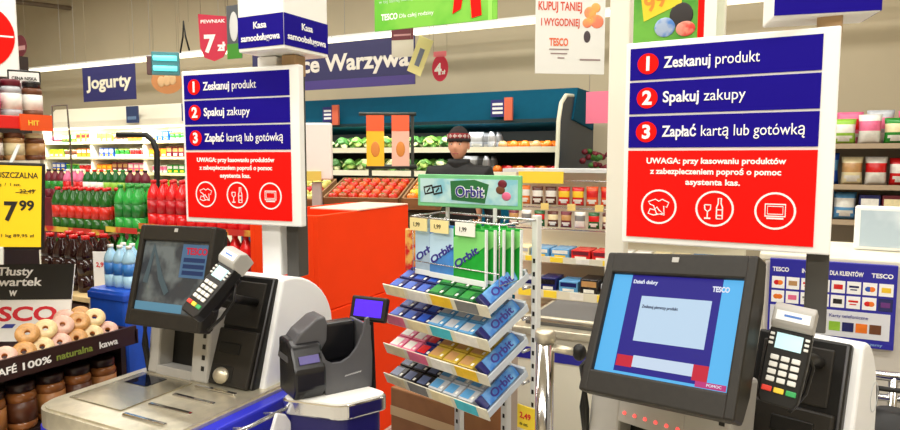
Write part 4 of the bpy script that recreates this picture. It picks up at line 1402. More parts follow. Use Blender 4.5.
dairy = [[K(pot('red', 'white', .055, .13), 'yogurt_pot', 'red', 'yogurt pot'), K(pot('green', 'lime', .055, .13), 'yogurt_pot', 'green', 'yogurt pot'), K(carton('blue', 'white', .11, .09, .15), 'dairy_carton', 'blue', 'carton'), K(pot('yellow', 'orange', .055, .12), 'yogurt_pot', 'yellow', 'yogurt pot')],
         [K(carton('orange', 'white', .12, .09, .14), 'dairy_carton', 'orange', 'carton'), K(pot('brown', 'cream', .055, .12), 'yogurt_pot', 'brown', 'yogurt pot'), K(carton('lime', 'yellow', .12, .09, .14), 'dairy_carton', 'lime green', 'carton'), K(pot('yellow', 'white', .06, .13), 'yogurt_pot', 'yellow', 'yogurt pot'), K(carton('purple', 'white', .12, .09, .14), 'dairy_carton', 'purple', 'carton')],
         [K(carton('orange', 'red', .12, .09, .15), 'dairy_carton', 'orange', 'carton'), K(carton('green', 'white', .12, .09, .13), 'dairy_carton', 'green', 'carton'), K(pot('pink', 'white', .055, .12), 'yogurt_pot', 'pink', 'yogurt pot'), K(carton('tan', 'yellow', .12, .09, .14), 'dairy_carton', 'tan', 'carton')],
         [K(carton('pink', 'white', .12, .09, .15), 'dairy_carton', 'pink', 'carton'), K(carton('maroon', 'tan', .12, .09, .16), 'dairy_carton', 'dark red', 'carton'), K(carton('orange', 'yellow', .12, .09, .13), 'dairy_carton', 'orange', 'carton'), K(pot('green', 'white', .055, .13), 'yogurt_pot', 'green', 'yogurt pot')]]
for i, z in enumerate(FZ):
    q = 0
    edges = [FX1 - 0.06 - j * (2 * hw / 4) for j in range(5)]
    bays = ('near', 'second', 'third', 'far')
    for j in range(4):
        fill_row(edges[j], edges[j] - 2 * hw / 4 + 0.105, 7.09, z, pick(dairy[(i + j) % 4], 3), f"{shelfw[i]} shelf, {bays[j]} bay of dairy fridge", f"dairy products on the {shelfw[i]} shelf", gap=0.012)
# more goods on top of the fridge base (front step)
fill_row(FX1 - 0.06, FX0 + 0.05, 6.93, 0.8, pick([K(carton('yellow', 'orange', .16, .12, .16), 'cheese_box', 'yellow', 'box'), K(carton('red', 'white', .16, .12, .15), 'cheese_box', 'red', 'box'), K(carton('green', 'cream', .16, .12, .17), 'cheese_box', 'green', 'box')], 2), 'front step of dairy fridge', 'boxes on the dairy fridge step', gap=0.02)

# ================================================================== TEAL PRODUCE FRIDGE
PX0, PX1 = -6.2, -2.0
t = thing('produce_fridge', 'teal produce fridge with two white edged shelves of vegetables', 'fridge', ((PX0 + PX1) / 2, 6.7, 0))
hw = (PX1 - PX0) / 2
TEAL = M('fridge_teal', (6, 78, 104), 0.75, noise=0.06, spec=0.1)
INS = M('fridge_inside', (36, 44, 42), 0.6)
b = B(); b.box2((-hw, 0.62, 0), (hw, 0.7, 2.25), INS); b.done('back_panel', t)
b = B(); b.prism([(-0.16, 1.98), (0.66, 1.9), (0.66, 2.32), (0.0, 2.32), (-0.14, 2.02)], -hw, hw + 0.08, TEAL, 'x', bev=0.01); cp = b.done('canopy', t, 'teal slanted canopy')
b = B(); b.box2((-hw, -0.17, 1.965), (hw, -0.12, 2.0), M('canopy_trim', (16, 52, 60), 0.4)); b.done('canopy_trim', cp)
PZS = ((1.43, -0.25), (1.70, -0.1))
for z, y_ in PZS:
    b = B(); b.box2((-hw, y_, z - 0.05), (hw, 0.62, z - 0.02), INS); sh = b.done('shelf', t)
    b = B(); b.box2((-hw, y_ - 0.02, z - 0.05), (hw, y_, z + 0.012), M('shelf_edge_cream', (250, 246, 220), 0.4)); b.done('shelf_edge', sh, 'cream front edge of the shelf')
b = B(); b.box2((-hw, -0.5, 0), (hw, 0.62, 1.1), TEAL, 0.03); b.done('base', t)
prof = [(-0.62, 0.0), (0.72, 0.0), (0.72, 2.2), (0.3, 2.24), (-0.28, 2.2), (-0.42, 2.12), (-0.5, 1.95), (-0.52, 1.6), (-0.62, 1.0)]
b = B(); b.prism(prof, hw + 0.01, hw + 0.06, M('end_navy', (36, 50, 66), 0.45), 'x'); ep = b.done('end_panel', t, 'dark blue rounded end panel')
b = B(); b.tube([(hw + 0.035, p_[0], p_[1]) for p_ in [(-0.63, 0.1), (-0.63, 1.0), (-0.53, 1.6), (-0.51, 1.95), (-0.43, 2.13), (-0.28, 2.215), (0.3, 2.25)]], 0.022, M('edge_cream', (222, 222, 200), 0.4)); b.done('edge_trim', ep)
for x_, w_ in ((1.36, 0.16), (-0.9, 0.15), (-1.9, 0.15)):
    b = B(); b.box2((x_ - w_ / 2, -0.2, 2.03), (x_ + w_ / 2, -0.17, 2.21), M('tag_navy', (44, 44, 120), 0.5)); tg = b.done('canopy_tag', cp)
    b = B(); b.box2((x_ + w_ / 2, -0.21, 1.99), (x_ + w_ / 2 + 0.09, -0.18, 2.23), M('tag_salmon', (226, 110, 80), 0.5)); b.done('tag_side', tg)
    for k in range(3):
        b = B(); b.box2((x_ - w_ / 2 + 0.02, -0.203, 2.06 + k * 0.045), (x_ + w_ / 2 - 0.02, -0.2, 2.085 + k * 0.045), TXTW); b.done('tag_line', tg)
random.seed(3)
for lev, ((z, y_), nm) in enumerate(zip(PZS, ('lower', 'upper'))):
    cnt = {}
    x = PX1 - 0.12
    zone = 0
    while x > PX0 + 0.1:
        d = PX1 - x
        for row in range(2):
            yy = 6.7 + y_ + 0.13 + row * 0.2
            if d < 0.85:
                c = ('orange', 'red')[int(x * 9 + row) % 2] if lev == 0 else ('orange', 'orange', 'tan')[int(x * 7 + row) % 3]
                me, wd = fruit(c, 0.055)
                nmz, cat = ('pepper', 'pepper') if c == 'red' else ('orange', 'orange')
                cw = c if c != 'orange' else 'round'
                wd = 0.12
            elif d < 1.35:
                me, wd = bag('silver', 'grey', 0.17, 0.09, 0.2)
                nmz, cat, cw, wd = 'salad_bag', 'salad bag', 'silvery', 0.18
            elif d < 3.1:
                me, wd = lettuce(int(x * 11) % 4, 0.1)
                nmz, cat, cw, wd = 'lettuce', 'lettuce', 'leafy', 0.2
            else:
                me, wd = lettuce((int(x * 5) % 2) * 2, 0.08)
                nmz, cat, cw, wd = 'cabbage', 'cabbage', 'dark green', 0.17
            k = cnt.get((nmz, cw, row), 0); cnt[(nmz, cw, row)] = k + 1
            place(me, nmz, (x, yy, z - 0.012 if nmz in ('lettuce', 'cabbage') else z - 0.019), f"{cw} {nmz.replace('_', ' ')}, {ordinal(k)} of its kind from near end, {('front', 'back')[row]} row, {nm} produce shelf", cat, f'vegetables on the {nm} produce shelf', rz=x * 7)
        x -= wd + 0.01

# white board, poster stand, tomato crates, red bin in front of the produce fridge
wp = PD(316, 178, 4.15)
t = thing('scale_stand', 'plain white square board on a stand beside the tomato crate', 'scale', (wp.x, wp.y, 0), rad(24))
b = B(); b.box2((-0.115, -0.02, 1.455), (0.106, 0.03, 1.815), M('scale_white', (226, 228, 224), 0.4), 0.012); b.done('board', t)
b = B(); b.box2((-0.03, 0.0, 0), (0.03, 0.04, 1.44), GREYP, 0.006); b.done('post', t)
b = B(); b.box2((-0.07, -0.03, 1.45), (0.04, -0.02, 1.51), M('scale_label', (214, 196, 90), 0.5)); b.done('label_panel', t)
RB = (-2.48, -2.03, 2.55, 3.42)
t = thing('red_bin', 'big plain orange red cardboard bin behind the violet customer display', 'bin', (-2.25, 2.98, 0))
RBM = M('bin_red', (255, 66, 14), 0.7, noise=0.04, scale=2, spec=0.15)
b = B()
for c_ in (((-0.23, -0.43, 0), (-0.2, 0.44, 1.31)), ((0.19, -0.43, 0.82), (0.22, 0.44, 1.31)), ((-0.2, -0.43, 0), (0.19, -0.4, 1.31)), ((-0.2, 0.41, 0), (0.19, 0.44, 1.31)), ((-0.2, -0.4, 1.1), (0.19, 0.41, 1.13))):
    b.box2(c_[0], c_[1], RBM, 0.003)
b.done('bin_body', t)
b = B(); b.box2((0.19, -0.43, 0), (0.226, 0.44, 0.815), RBM, 0.003); b.done('lower_panel', t)
b = B(); b.box2((-0.1, -0.1, 1.31), (0.225, 0.43, 1.318), M('flap_pale', (250, 200, 180), 0.6), 0.002)
b.done('folded_flap', t, 'pale folded flap on the rim')
def tomato_crate(name, label, px, py, d, yaw, tilt, fr, fw, n, m, r):
    mx = pose(PD(px, py, d), yaw, tilt)
    t = thing(name, label, 'crate', mx=mx)
    W_, D_ = n * r * 2.05 + 0.04, m * r * 2.05 + 0.04
    WD = M('crate_wood', (150, 112, 70), 0.7, noise=0.2, scale=12)
    b = B(); b.box2((-W_ / 2, 0, -0.02), (W_ / 2, D_, 0), WD); b.done('base', t)
    for a_, c_ in (((-W_ / 2, 0, 0), (W_ / 2, 0.012, 0.06)), ((-W_ / 2, D_ - 0.012, 0), (W_ / 2, D_, 0.06)), ((-W_ / 2, 0, 0), (-W_ / 2 + 0.012, D_, 0.06)), ((W_ / 2 - 0.012, 0, 0), (W_ / 2, D_, 0.06))):
        b = B(); b.box2(a_, c_, WD, 0.002); b.done('side_board', t)
    q = mx.inverted() @ Vector((mx.translation.x, mx.translation.y + 0.15, 0.0))
    b = B(); b.mx = mx.inverted() @ Matrix.Translation((mx.translation.x, mx.translation.y, 0)) @ Matrix.Rotation(yaw, 4, 'Z')
    b.box2((-W_ * 0.42, 0.05, 0), (W_ * 0.42, D_ * 0.8, mx.translation.z - 0.03), M('stand_green', (46, 60, 40), 0.6)); b.done('stand', t)
    for i in range(n):
        for j in range(m):
            me, wd = fruit(fr[(i * 3 + j) % len(fr)], r)
            o = place(me, fw, (0, 0, 0), f"{fw} in column {ordinal(i)} and row {ordinal(j)} of the {label.split(' crate')[0].split('wooden ')[-1]} crate", fw, f'{fw}s in the wooden crate')
            o.matrix_world = mx @ Matrix.Translation((-W_ / 2 + 0.02 + r * (1.02 + i * 2.05), 0.02 + r * (1.02 + j * 2.05), 0.012))
PAL.update(tomato=(206, 40, 14), tomato2=(226, 84, 24), tomato3=(170, 70, 20), lemon=(214, 206, 110), apple=(200, 30, 40))
tomato_crate('produce_crate', 'tilted wooden tomato crate behind the red bin', 361, 206, 4.5, rad(14), rad(18), ('tomato', 'tomato2', 'tomato', 'tomato3'), 'tomato', 7, 5, 0.036)
tomato_crate('produce_crate', 'low wooden lemon crate beside the white board', 298, 207, 4.55, rad(14), rad(18), ('lemon', 'lemon', 'apple'), 'lemon', 3, 5, 0.037)
tomato_crate('produce_crate', 'small wooden orange crate beside the gum rack header', 421, 207, 4.3, rad(14), rad(18), ('orange', 'yellow', 'orange'), 'orange', 3, 5, 0.036)
pz = PD(388, 168, 5.05)
t = thing('poster_stand', 'dark rail stand holding a yellow and a pink poster before the vegetables', 'poster stand', (pz.x, pz.y, 0), rad(27))
RAIL = M('rail_dark', (52, 58, 54), 0.4)
b = B(); b.tube([(-0.22, 0, 1.93), (0.22, 0, 1.93)], 0.014, RAIL); b.done('top_rail', t)
b = B(); b.tube([(-0.17, 0, 1.525), (0.22, 0, 1.525)], 0.018, RAIL); b.done('bottom_rail', t)
for x_ in (-0.14, 0.19):
    b = B(); b.box2((x_ - 0.012, 0.005, 0), (x_ + 0.012, 0.025, 1.94), RAIL); b.done('upright', t)
for x_, c_, c2_, lab in ((-0.095, (250, 196, 40), (236, 96, 50), 'orange and yellow narrow poster'), (0.1, (238, 190, 170), (236, 100, 60), 'orange and pink narrow poster with a picture')):
    b = B(); b.box2((x_ - 0.068, -0.016, 1.53), (x_ + 0.068, -0.012, 1.92), M('poster_%d' % c_[2], c_, 0.5)); po = b.done('poster', t, lab)
    b = B(); b.box2((x_ - 0.068, -0.018, 1.8), (x_ + 0.068, -0.016, 1.92), M('poster_top_%d' % c2_[2], c2_, 0.5)); b.done('poster_top', po)
    b = B(); b.blob((x_, -0.016, 1.66), (0.035, 0.003, 0.06), M('poster_pic_%d' % c2_[2], (220, 140, 60), 0.5), 12, 8); b.done('poster_picture', po)

# ================================================================== SWEETS GONDOLA behind the checkout counter
GX0, GX1, GY = -1.42, -0.15, 3.3
t = thing('sweets_gondola', 'cream shelving unit of sweets behind the steel post', 'shelving', ((GX0 + GX1) / 2, GY, 0))
hw = (GX1 - GX0) / 2
b = B(); b.box2((-hw, 0.36, 0), (hw, 0.4, 1.53), CREAM); b.done('back_panel', t)
for z, y_, th in ((0.74, -0.2, 0.05), (0.9, -0.1, 0.03), (1.06, 0.0, 0.02)):
    b = B(); b.box2((-hw, y_, z - th), (hw, 0.36, z), CREAM, 0.004); sh = b.done('shelf', t)
    b = B(); b.box2((-hw, y_ - 0.006, z - th), (hw, y_, z + 0.012), M('shelf_strip', (224, 220, 200), 0.4)); b.done('price_rail', sh)
    for k in range(9):
        b = B(); b.box2((-hw + 0.06 + k * 0.14, y_ - 0.008, z - th + 0.004), (-hw + 0.13 + k * 0.14, y_ - 0.006, z + 0.01), M('yellow_card') if (k % 3) else col('white')); b.done('price_tag', sh)
b = B(); b.box2((-hw, -0.12, 0), (hw, 0.36, 0.68), M('gondola_grey', (176, 170, 156), 0.5), 0.01); b.done('plinth', t)
b = B(); b.box2((-hw, 0.15, 1.515), (hw, 0.4, 1.535), M('gondola_top', (220, 224, 226), 0.3)); b.done('top_cover', t)
for z in (1.47, 1.32, 1.2):
    b = B(); b.tube([(-hw, 0.17, z), (hw, 0.17, z)], 0.004, WIRE); b.done('hook_rail', t)
b = B(); b.box2((-hw + 0.1, 0.14, 1.455), (-hw + 0.36, 0.146, 1.52), M('yellow_card')); b.done('promotion_strip', t, 'yellow promotion strip')
PAL.update(sweet=(230, 90, 40), choc=(90, 44, 30))
g1 = [K(bag('sweet', 'red', .068, .03, .105), 'sweet_packet', 'orange', 'sweets'), K(bag('red', 'yellow', .068, .03, .1), 'sweet_packet', 'red', 'sweets'), K(bag('choc', 'white', .066, .03, .1), 'sweet_packet', 'brown', 'sweets'), K(bag('orange', 'white', .068, .03, .105), 'sweet_packet', 'amber', 'sweets')]
g2 = [K(bag('choc', 'cream', .062, .03, .088), 'sweet_packet', 'brown', 'sweets'), K(bag('dkgreen', 'red', .062, .03, .088), 'sweet_packet', 'green', 'sweets'), K(bag('white', 'grey', .062, .03, .088), 'sweet_packet', 'white', 'sweets'), K(bag('maroon', 'tan', .062, .03, .088), 'sweet_packet', 'dark red', 'sweets')]
g3 = [K(carton('sky', 'white', .1, .16, .05), 'chocolate_box', 'light blue', 'box'), K(carton('cream', 'silver', .08, .16, .05), 'chocolate_box', 'cream', 'box'), K(carton('white', 'green', .08, .16, .05), 'chocolate_box', 'white', 'box'), K(carton('red', 'maroon', .1, .16, .05), 'chocolate_box', 'red', 'box')]
g4 = [K(carton('navy', 'black', .09, .14, .07), 'biscuit_pack', 'dark blue', 'biscuits'), K(carton('silver', 'navy', .09, .14, .06), 'biscuit_pack', 'silver', 'biscuits'), K(carton('black', 'tan', .09, .14, .08), 'biscuit_pack', 'black', 'biscuits'), K(carton('sky', 'navy', .1, .14, .06), 'biscuit_pack', 'light blue', 'biscuits')]
fill_row(GX1 - 0.02, GX0 + 0.01, GY + 0.155, 1.335, pick(g1, 2), 'top hook rail of sweets gondola', 'packets on the top hook rail', gap=0.01)
fill_row(GX1 - 0.02, GX0 + 0.01, GY + 0.13, 1.215, pick(g2, 1), 'middle hook rail of sweets gondola', 'packets on the middle hook rail', gap=0.014)
fill_row(GX1 - 0.02, GX0 + 0.01, GY + 0.1, 1.06, pick(g3, 2), 'upper shelf of sweets gondola', 'boxes on the upper sweets shelf', gap=0.012)
fill_row(GX1 - 0.02, GX0 + 0.01, GY - 0.01, 0.9, pick(g4, 1), 'lower shelf of sweets gondola', 'packs on the lower sweets shelf', gap=0.014)
for k in range(8):
    b = B(); b.box((0, 0, 0.02), (0.045, 0.003, 0.036), M('peg_card', (240, 214, 130), 0.5), 0.001)
    o = b.done('peg_ticket'); o.location = (GX1 - 0.1 - k * 0.15, GY + 0.1, 1.3)
    tag(o, f"cream peg ticket on the middle hooks of the sweets gondola, {ordinal(k)} from near end", 'ticket', 'peg tickets on the sweets gondola')
    o.parent = t
    for p_ in ('label', 'category', 'group'):
        del o[p_]
    o.location = (GX1 - 0.1 - k * 0.15 - t.location.x, 0.1, 1.31)

# ================================================================== SHELVES in the right background
RX0, RX1, RY = 0.15, 1.9, 6.0
t = thing('aisle_shelving', 'grey aisle shelving of mixed packets in the right background', 'shelving', ((RX0 + RX1) / 2, RY, 0))
hw = (RX1 - RX0) / 2
b = B(); b.box2((-hw, 0.36, 0), (hw, 0.4, 1.9), M('shelving_grey', (150, 140, 124), 0.6)); b.done('back_panel', t)
RZ = (1.1, 1.38, 1.7)
for z in RZ + (0.6,):
    b = B(); b.box2((-hw, -0.02, z - 0.035), (hw, 0.36, z), M('shelving_brown', (120, 96, 74), 0.6)); sh = b.done('shelf', t)
    b = B(); b.box2((-hw, -0.026, z - 0.035), (hw, -0.02, z + 0.005), M('shelving_rail', (170, 150, 124), 0.5)); b.done('price_rail', sh)
b = B(); b.box2((-hw, 0.0, 0), (hw, 0.36, 0.56), M('shelving_grey')); b.done('plinth', t)
r1 = [K(bag('blue', 'sky', .2, .1, .2), 'crisp_bag', 'blue', 'bag'), K(bag('sky', 'white', .16, .1, .22), 'crisp_bag', 'light blue', 'bag'), K(carton('navy', 'white', .14, .12, .2), 'grocery_box', 'dark blue', 'box'), K(carton('maroon', 'cream', .14, .12, .2), 'grocery_box', 'dark red', 'box')]
r2 = [K(bag('blue', 'sky', .24, .12, .25), 'crisp_bag', 'blue', 'bag'), K(bag('cream', 'tan', .15, .1, .22), 'crisp_bag', 'cream', 'bag'), K(bag('white', 'red', .15, .1, .22), 'crisp_bag', 'white', 'bag'), K(bag('red', 'white', .15, .1, .21), 'crisp_bag', 'red', 'bag')]
r3 = [K(bag('pink', 'white', .16, .1, .22), 'crisp_bag', 'pink', 'bag'), K(bag('lime', 'white', .17, .1, .2), 'crisp_bag', 'lime green', 'bag'), K(bag('white', 'pink', .16, .1, .23), 'crisp_bag', 'white', 'bag'), K(bag('green', 'cream', .16, .1, .2), 'crisp_bag', 'green', 'bag')]
for z, kk, nm in ((RZ[0], r1, 'lower'), (RZ[1], r2, 'middle'), (RZ[2], r3, 'upper')):
    fill_row(RX0 + 0.02, RX1 - 0.02, RY + 0.09, z, pick(kk, 1), f'{nm} shelf of right aisle shelving', f'packs on the {nm} aisle shelf', gap=0.012, sgn=1)
fill_row(RX0 + 0.02, RX1 - 0.02, RY + 0.22, 1.9 if False else RZ[2], pick([K(bag('silver', 'pink', .19, .1, .27), 'snack_bag', 'silver', 'bag'), K(bag('pink', 'red', .19, .1, .26), 'snack_bag', 'pink', 'bag')], 1), 'back row of upper right aisle shelf', 'snack bags at the back of the upper aisle shelf', gap=0.02, sgn=1)
# pink card and dark red stock beyond the produce fridge
pk = PV(599, 110, 6.4)
t = thing('hanging_sign', 'plain pink square sign hanging beside the dark fridge end panel', 'sign', (pk.x, 6.4, 0))
b = B(); b.box2((-0.13, 0, 1.93), (0.13, 0.012, 2.24), M('pink_card', (236, 120, 150), 0.5)); b.done('card', t)
for x_ in (-0.1, 0.1):
    b = B(); b.tube([(x_, 0.006, 2.23), (x_, 0.006, ZC)], 0.003, GREYP); b.done('hanger', t)
t = thing('flower_bucket', 'bucket of dark red flowers beside the dark fridge end panel', 'flowers', (pk.x - 0.03, 6.5, 0))
b = B(); b.lathe([(0.14, 0), (0.18, 1.3), (0.19, 1.32)], M('bucket_green', (40, 60, 50), 0.5), n=18); b.done('bucket', t)
b = B()
random.seed(11)
for k in range(40):
    a, r_ = random.uniform(0, 2 * PI), random.uniform(0, 0.17)
    b.blob((r_ * math.cos(a), r_ * math.sin(a), 1.38 + random.uniform(0, 0.3)), (0.035, 0.035, 0.03), M('flower_red', (120, 20, 40), 0.6, noise=0.3) if k % 3 else GREENS[2], 7, 5)
o = b.done('blooms', t); o['kind'] = 'stuff'

# ================================================================== COLUMNS, HANGING SIGNS AND LAMPS
for nm, p0, v, w_, lab in (('white_column', (615, 200), 2.75, 0.083, 'slim cream white column rising behind the left edge of the bright kiosk sign'), ('white_column', (719, 20), 3.75, 0.06, 'thin white column rising behind the bright kiosk sign at the green poster edge')):
    p = PV(p0[0], p0[1], v)
    t = thing(nm, lab, 'column', (p.x, v + 0.05, 0))
    b = B(); b.box2((-w_ / 2, -w_ / 2, 0), (w_ / 2, w_ / 2, ZC), M('column_white', (240, 236, 222), 0.45), 0.008); b.done('shaft', t)
    b = B(); b.box2((-w_, -w_, 0), (w_, w_, 0.02), GREYP, 0.004); b.done('foot_plate', t)


def hang(name, label, v, px0, py0, px1, py1, yaw=0.0, th=0.012, mat=None, cat='sign', d=None, wires=True):
    """rectangular board hung from the ceiling; its corners read off at depth v"""
    a, c = (PV(px0, py0, v), PV(px1, py1, v)) if d is None else (PD(px0, py0, d), PD(px1, py1, d))
    ctr = (a + c) / 2
    if yaw:
        cam_ang = math.atan2(ctr.x, ctr.y)
        w_ = abs((px1 - px0)) / FPX * (ctr - EYE).length * math.cos(math.atan2((px0 + px1) / 2 - 450, FPX)) / max(0.3, math.cos(yaw + cam_ang))
    else:
        w_ = (Vector((c.x, c.y)) - Vector((a.x, a.y))).length
    h_ = abs(a.z - c.z)
    t = thing(name, label, cat, tuple(ctr), yaw)
    if mat:
        b = B(); b.box2((-w_ / 2, 0, -h_ / 2), (w_ / 2, th, h_ / 2), mat, 0.002); b.done('board', t)
    if wires:
        for x_ in (-w_ * 0.42, w_ * 0.42):
            b = B(); b.tube([(x_, th / 2, h_ / 2 - 0.01), (x_, th / 2, ZC - ctr.z)], 0.0018, M('hanger_wire', (150, 140, 120), 0.5)); b.done('hanger', t)
    return t, w_, h_


HNAVY = M('hang_navy', (42, 42, 100), 0.5)
t, w_, h_ = hang('hanging_sign', 'dark blue hanging sign lettered Jogurty above the dairy fridge', 6.3, 82, 68, 136, 99, mat=HNAVY)
text('Jogurty', h_ * 0.5, M('hang_cream', (236, 230, 206), 0.5), t, (0, -0.001, -h_ * 0.12), width=w_ * 0.86, bold=0.03, align='C')
t, w_, h_ = hang('hanging_sign', 'long dark blue hanging sign lettered Owoce Warzywa above the produce fridge', 6.2, 252, 51, 415, 84, mat=M('hang_dark', (40, 38, 84), 0.5))
text('Owoce Warzywa', h_ * 0.5, M('hang_silver', (214, 208, 196), 0.5), t, (w_ * 0.02, -0.001, -h_ * 0.1), width=w_ * 0.9, bold=0.03, align='C')
b = B(); b.box2((-w_ / 2, -0.002, -h_ / 2), (w_ / 2, 0.0, -h_ * 0.3), M('hang_violet', (66, 52, 120), 0.5)); b.done('lower_band', t)
# green banner with a red ribbon
t, w_, h_ = hang('hanging_banner', 'green hanging banner with a red ribbon above the long lamp', 5.0, 374, -33, 497, 19, mat=M('banner_green', (96, 186, 40), 0.5, rgb2=(124, 200, 60), scale=3))
text('TESCO', 0.075, TXTW, t, (-w_ * 0.44, -0.001, -h_ * 0.34), bold=0.03, width=0.17)
text('Dla całej', 0.05, TXTW, t, (-w_ * 0.28, -0.001, -h_ * 0.33), width=0.17)
text('rodziny', 0.05, TXTW, t, (-w_ * 0.28 + 0.19, -0.001, -h_ * 0.33), width=0.15)
text('w tej samej niskiej cenie', 0.045, M('banner_pale', (190, 226, 190), 0.5), t, (-w_ * 0.46, -0.001, -h_ * 0.08), width=0.46)
b = B()
b.prism([(w_ * .16, -h_ * .36), (w_ * .225, -h_ * .3), (w_ * .28, h_ * .3), (w_ * .2, h_ * .3)], -0.006, -0.001, SIGNR, 'y')
b.prism([(w_ * .31, -h_ * .45), (w_ * .385, -h_ * .42), (w_ * .36, h_ * .3), (w_ * .28, h_ * .3)], -0.006, -0.001, SIGNR, 'y')
b.prism([(w_ * .18, h_ * .3), (w_ * .38, h_ * .3), (w_ * .4, h_ * .42), (w_ * .15, h_ * .42)], -0.01, -0.001, SIGNR, 'y')
b.done('red_ribbon', t)
b = B(); b.box2((w_ * .435, -0.003, -h_ / 2), (w_ * .465, -0.001, h_ / 2), M('banner_stripe', (150, 226, 90), 0.5)); b.done('stripe', t)
# white poster
t, w_, h_ = hang('hanging_poster', 'white hanging poster with orange red print left of the cream column', 4.4, 538, -8, 604, 72, yaw=rad(34), th=0.004, mat=M('poster_white', (226, 226, 222), 0.5))
OR = M('poster_orange', (226, 96, 40), 0.5)
text('KUPUJ TANIEJ', 0.08, M('poster_red', (210, 70, 40), 0.5), t, (-w_ * .46, -0.001, h_ * .24), width=w_ * .62, bold=0.02)
text('I WYGODNIEJ', 0.07, M('poster_red'), t, (-w_ * .42, -0.001, h_ * .06), width=w_ * .55, bold=0.02)
text('TESCO', 0.07, OR, t, (-w_ * .3, -0.001, -h_ * .17), width=w_ * .27, bold=0.03)
for k, (x_, wd) in enumerate(((-.3, .28), (-.28, .24), (-.18, .1))):
    b = B(); b.box2((w_ * x_, -0.002, -h_ * (.22 + k * .05)), (w_ * (x_ + wd), -0.0005, -h_ * (.205 + k * .05)), M('poster_line', (150, 130, 130), 0.5)); b.done('printed_line', t)
b = B(); b.box2((w_ * .14, -0.002, -h_ * .34), (w_ * .44, -0.0005, -h_ * .32), M('poster_line')); b.done('printed_line', t)
b = B()
for x_, z_, r_ in ((.28, .22, .09), (.38, .12, .1), (.24, .1, .07), (.36, .28, .07)):
    b.blob((w_ * x_, -0.001, h_ * z_), (w_ * r_, 0.002, h_ * r_ * .8), M('poster_fruit', (240, 170, 90), 0.5, rgb2=(236, 130, 100), scale=9), 14, 8)
b.done('fruit_picture', t)
b = B(); b.blob((w_ * .24, -0.002, -h_ * .06), (w_ * .05, 0.002, h_ * .07), M('poster_dark', (70, 60, 66), 0.5), 12, 8); b.done('dark_picture', t)
# green poster with yellow price box, between the two columns
t, w_, h_ = hang('hanging_poster', 'green hanging poster with yellow box and red edge between the white columns', 3.6, 628, -30, 716, 37, th=0.006, mat=M('poster_green', (70, 160, 40), 0.5, rgb2=(110, 190, 60), scale=5))
b = B(); b.box2((w_ * .30, -0.003, -h_ * .5), (w_ * .37, -0.0005, h_ * .5), SIGNR); b.done('red_edge', t)
b = B(); b.box2((w_ * .37, -0.003, -h_ * .5), (w_ * .5, -0.0005, h_ * .5), SIGNW); b.done('white_edge', t)
b = B(); b.prism([(-w_ * .3, -h_ * .22), (w_ * .12, -h_ * .02), (w_ * .12, h_ * .3), (-w_ * .36, h_ * .3)], -0.004, -0.0005, M('box_yellow', (240, 220, 40), 0.5), 'y'); b.done('yellow_box', t)
text('99', 0.11, M('poster_amber', (236, 150, 40), 0.5), t, (-w_ * .26, -0.0045, -h_ * .1), bold=0.03, rot=(0, rad(-20), 0))
b = B(); b.blob((w_ * .12, -0.003, -h_ * .18), (w_ * .13, 0.003, h_ * .17), M('photo_black', (40, 34, 36), 0.5), 16, 10); b.done('dark_picture', t)
b = B(); b.blob((w_ * .17, -0.005, -h_ * .36), (w_ * .11, 0.003, h_ * .1), M('photo_skin', (228, 150, 130), 0.5, rgb2=(226, 60, 50), scale=14), 14, 8); b.done('pink_picture', t)
b = B(); b.blob((-w_ * .06, -0.004, -h_ * .32), (w_ * .12, 0.003, h_ * .13), M('photo_blue', (70, 130, 210), 0.5, rgb2=(170, 190, 220), scale=12), 14, 8); b.done('blue_picture', t)
# small tags
t, w_, h_ = hang('price_tag', 'red hanging price tag lettered 7 zł beside the box sign', 3.1, 200, 15, 227, 60, yaw=rad(16), th=0.006, mat=None)
b = B()
b.prism([(-w_ * .5, h_ * .5), (w_ * .5, h_ * .42), (w_ * .5, -h_ * .2), (w_ * .3, -h_ * .42), (0, -h_ * .5), (-w_ * .32, -h_ * .42), (-w_ * .46, -h_ * .2)], 0, 0.006, M('tag_crimson', (204, 40, 72), 0.5), 'y'); b.done('board', t)
text('PEWNIAK', 0.03, TXTW, t, (0, -0.001, h_ * .3), width=w_ * .82, bold=0.02, align='C')
text('7', 0.15, TXTW, t, (-w_ * .12, -0.001, -h_ * .3), bold=0.04, align='C')
text('zł', 0.075, TXTW, t, (w_ * .26, -0.001, -h_ * .28), bold=0.04, align='C')
t, w_, h_ = hang('hanging_card', 'dark hanging card with pale bottle picture between price tag and box sign', 3.1, 226, 6, 242, 58, th=0.006, mat=M('card_dark', (90, 96, 104), 0.5))
b = B(); b.blob((0, -0.001, h_ * .1), (w_ * .3, 0.003, h_ * .28), M('card_white', (226, 230, 232), 0.5), 12, 8); b.done('picture', t)
b = B(); b.box2((-w_ * .5, -0.002, -h_ * .5), (w_ * .5, 0, -h_ * .22), M('card_green', (70, 150, 50), 0.5)); b.done('green_band', t)
t, w_, h_ = hang('price_tag', 'small crimson round hanging tag lettered 4 zł beside the produce sign', 5.8, 432, 52, 448, 81, th=0.008, mat=None)
b = B(); b.prism([(w_ * .5 * math.cos(a * PI / 12), h_ * .44 * math.sin(a * PI / 12) - h_ * .06) for a in range(24)], 0, 0.008, M('tag_crimson'), 'y'); b.done('disc', t)
b = B(); b.box2((-w_ * .4, -0.002, h_ * .32), (w_ * .4, 0.0, h_ * .5), M('tag_rose', (220, 110, 120), 0.5)); b.done('tab', t)
text('4', 0.15, TXTW, t, (-w_ * .12, -0.001, -h_ * .26), bold=0.04, align='C')
text('zł', 0.06, TXTW, t, (w_ * .22, -0.001, -h_ * .26), bold=0.03, align='C')
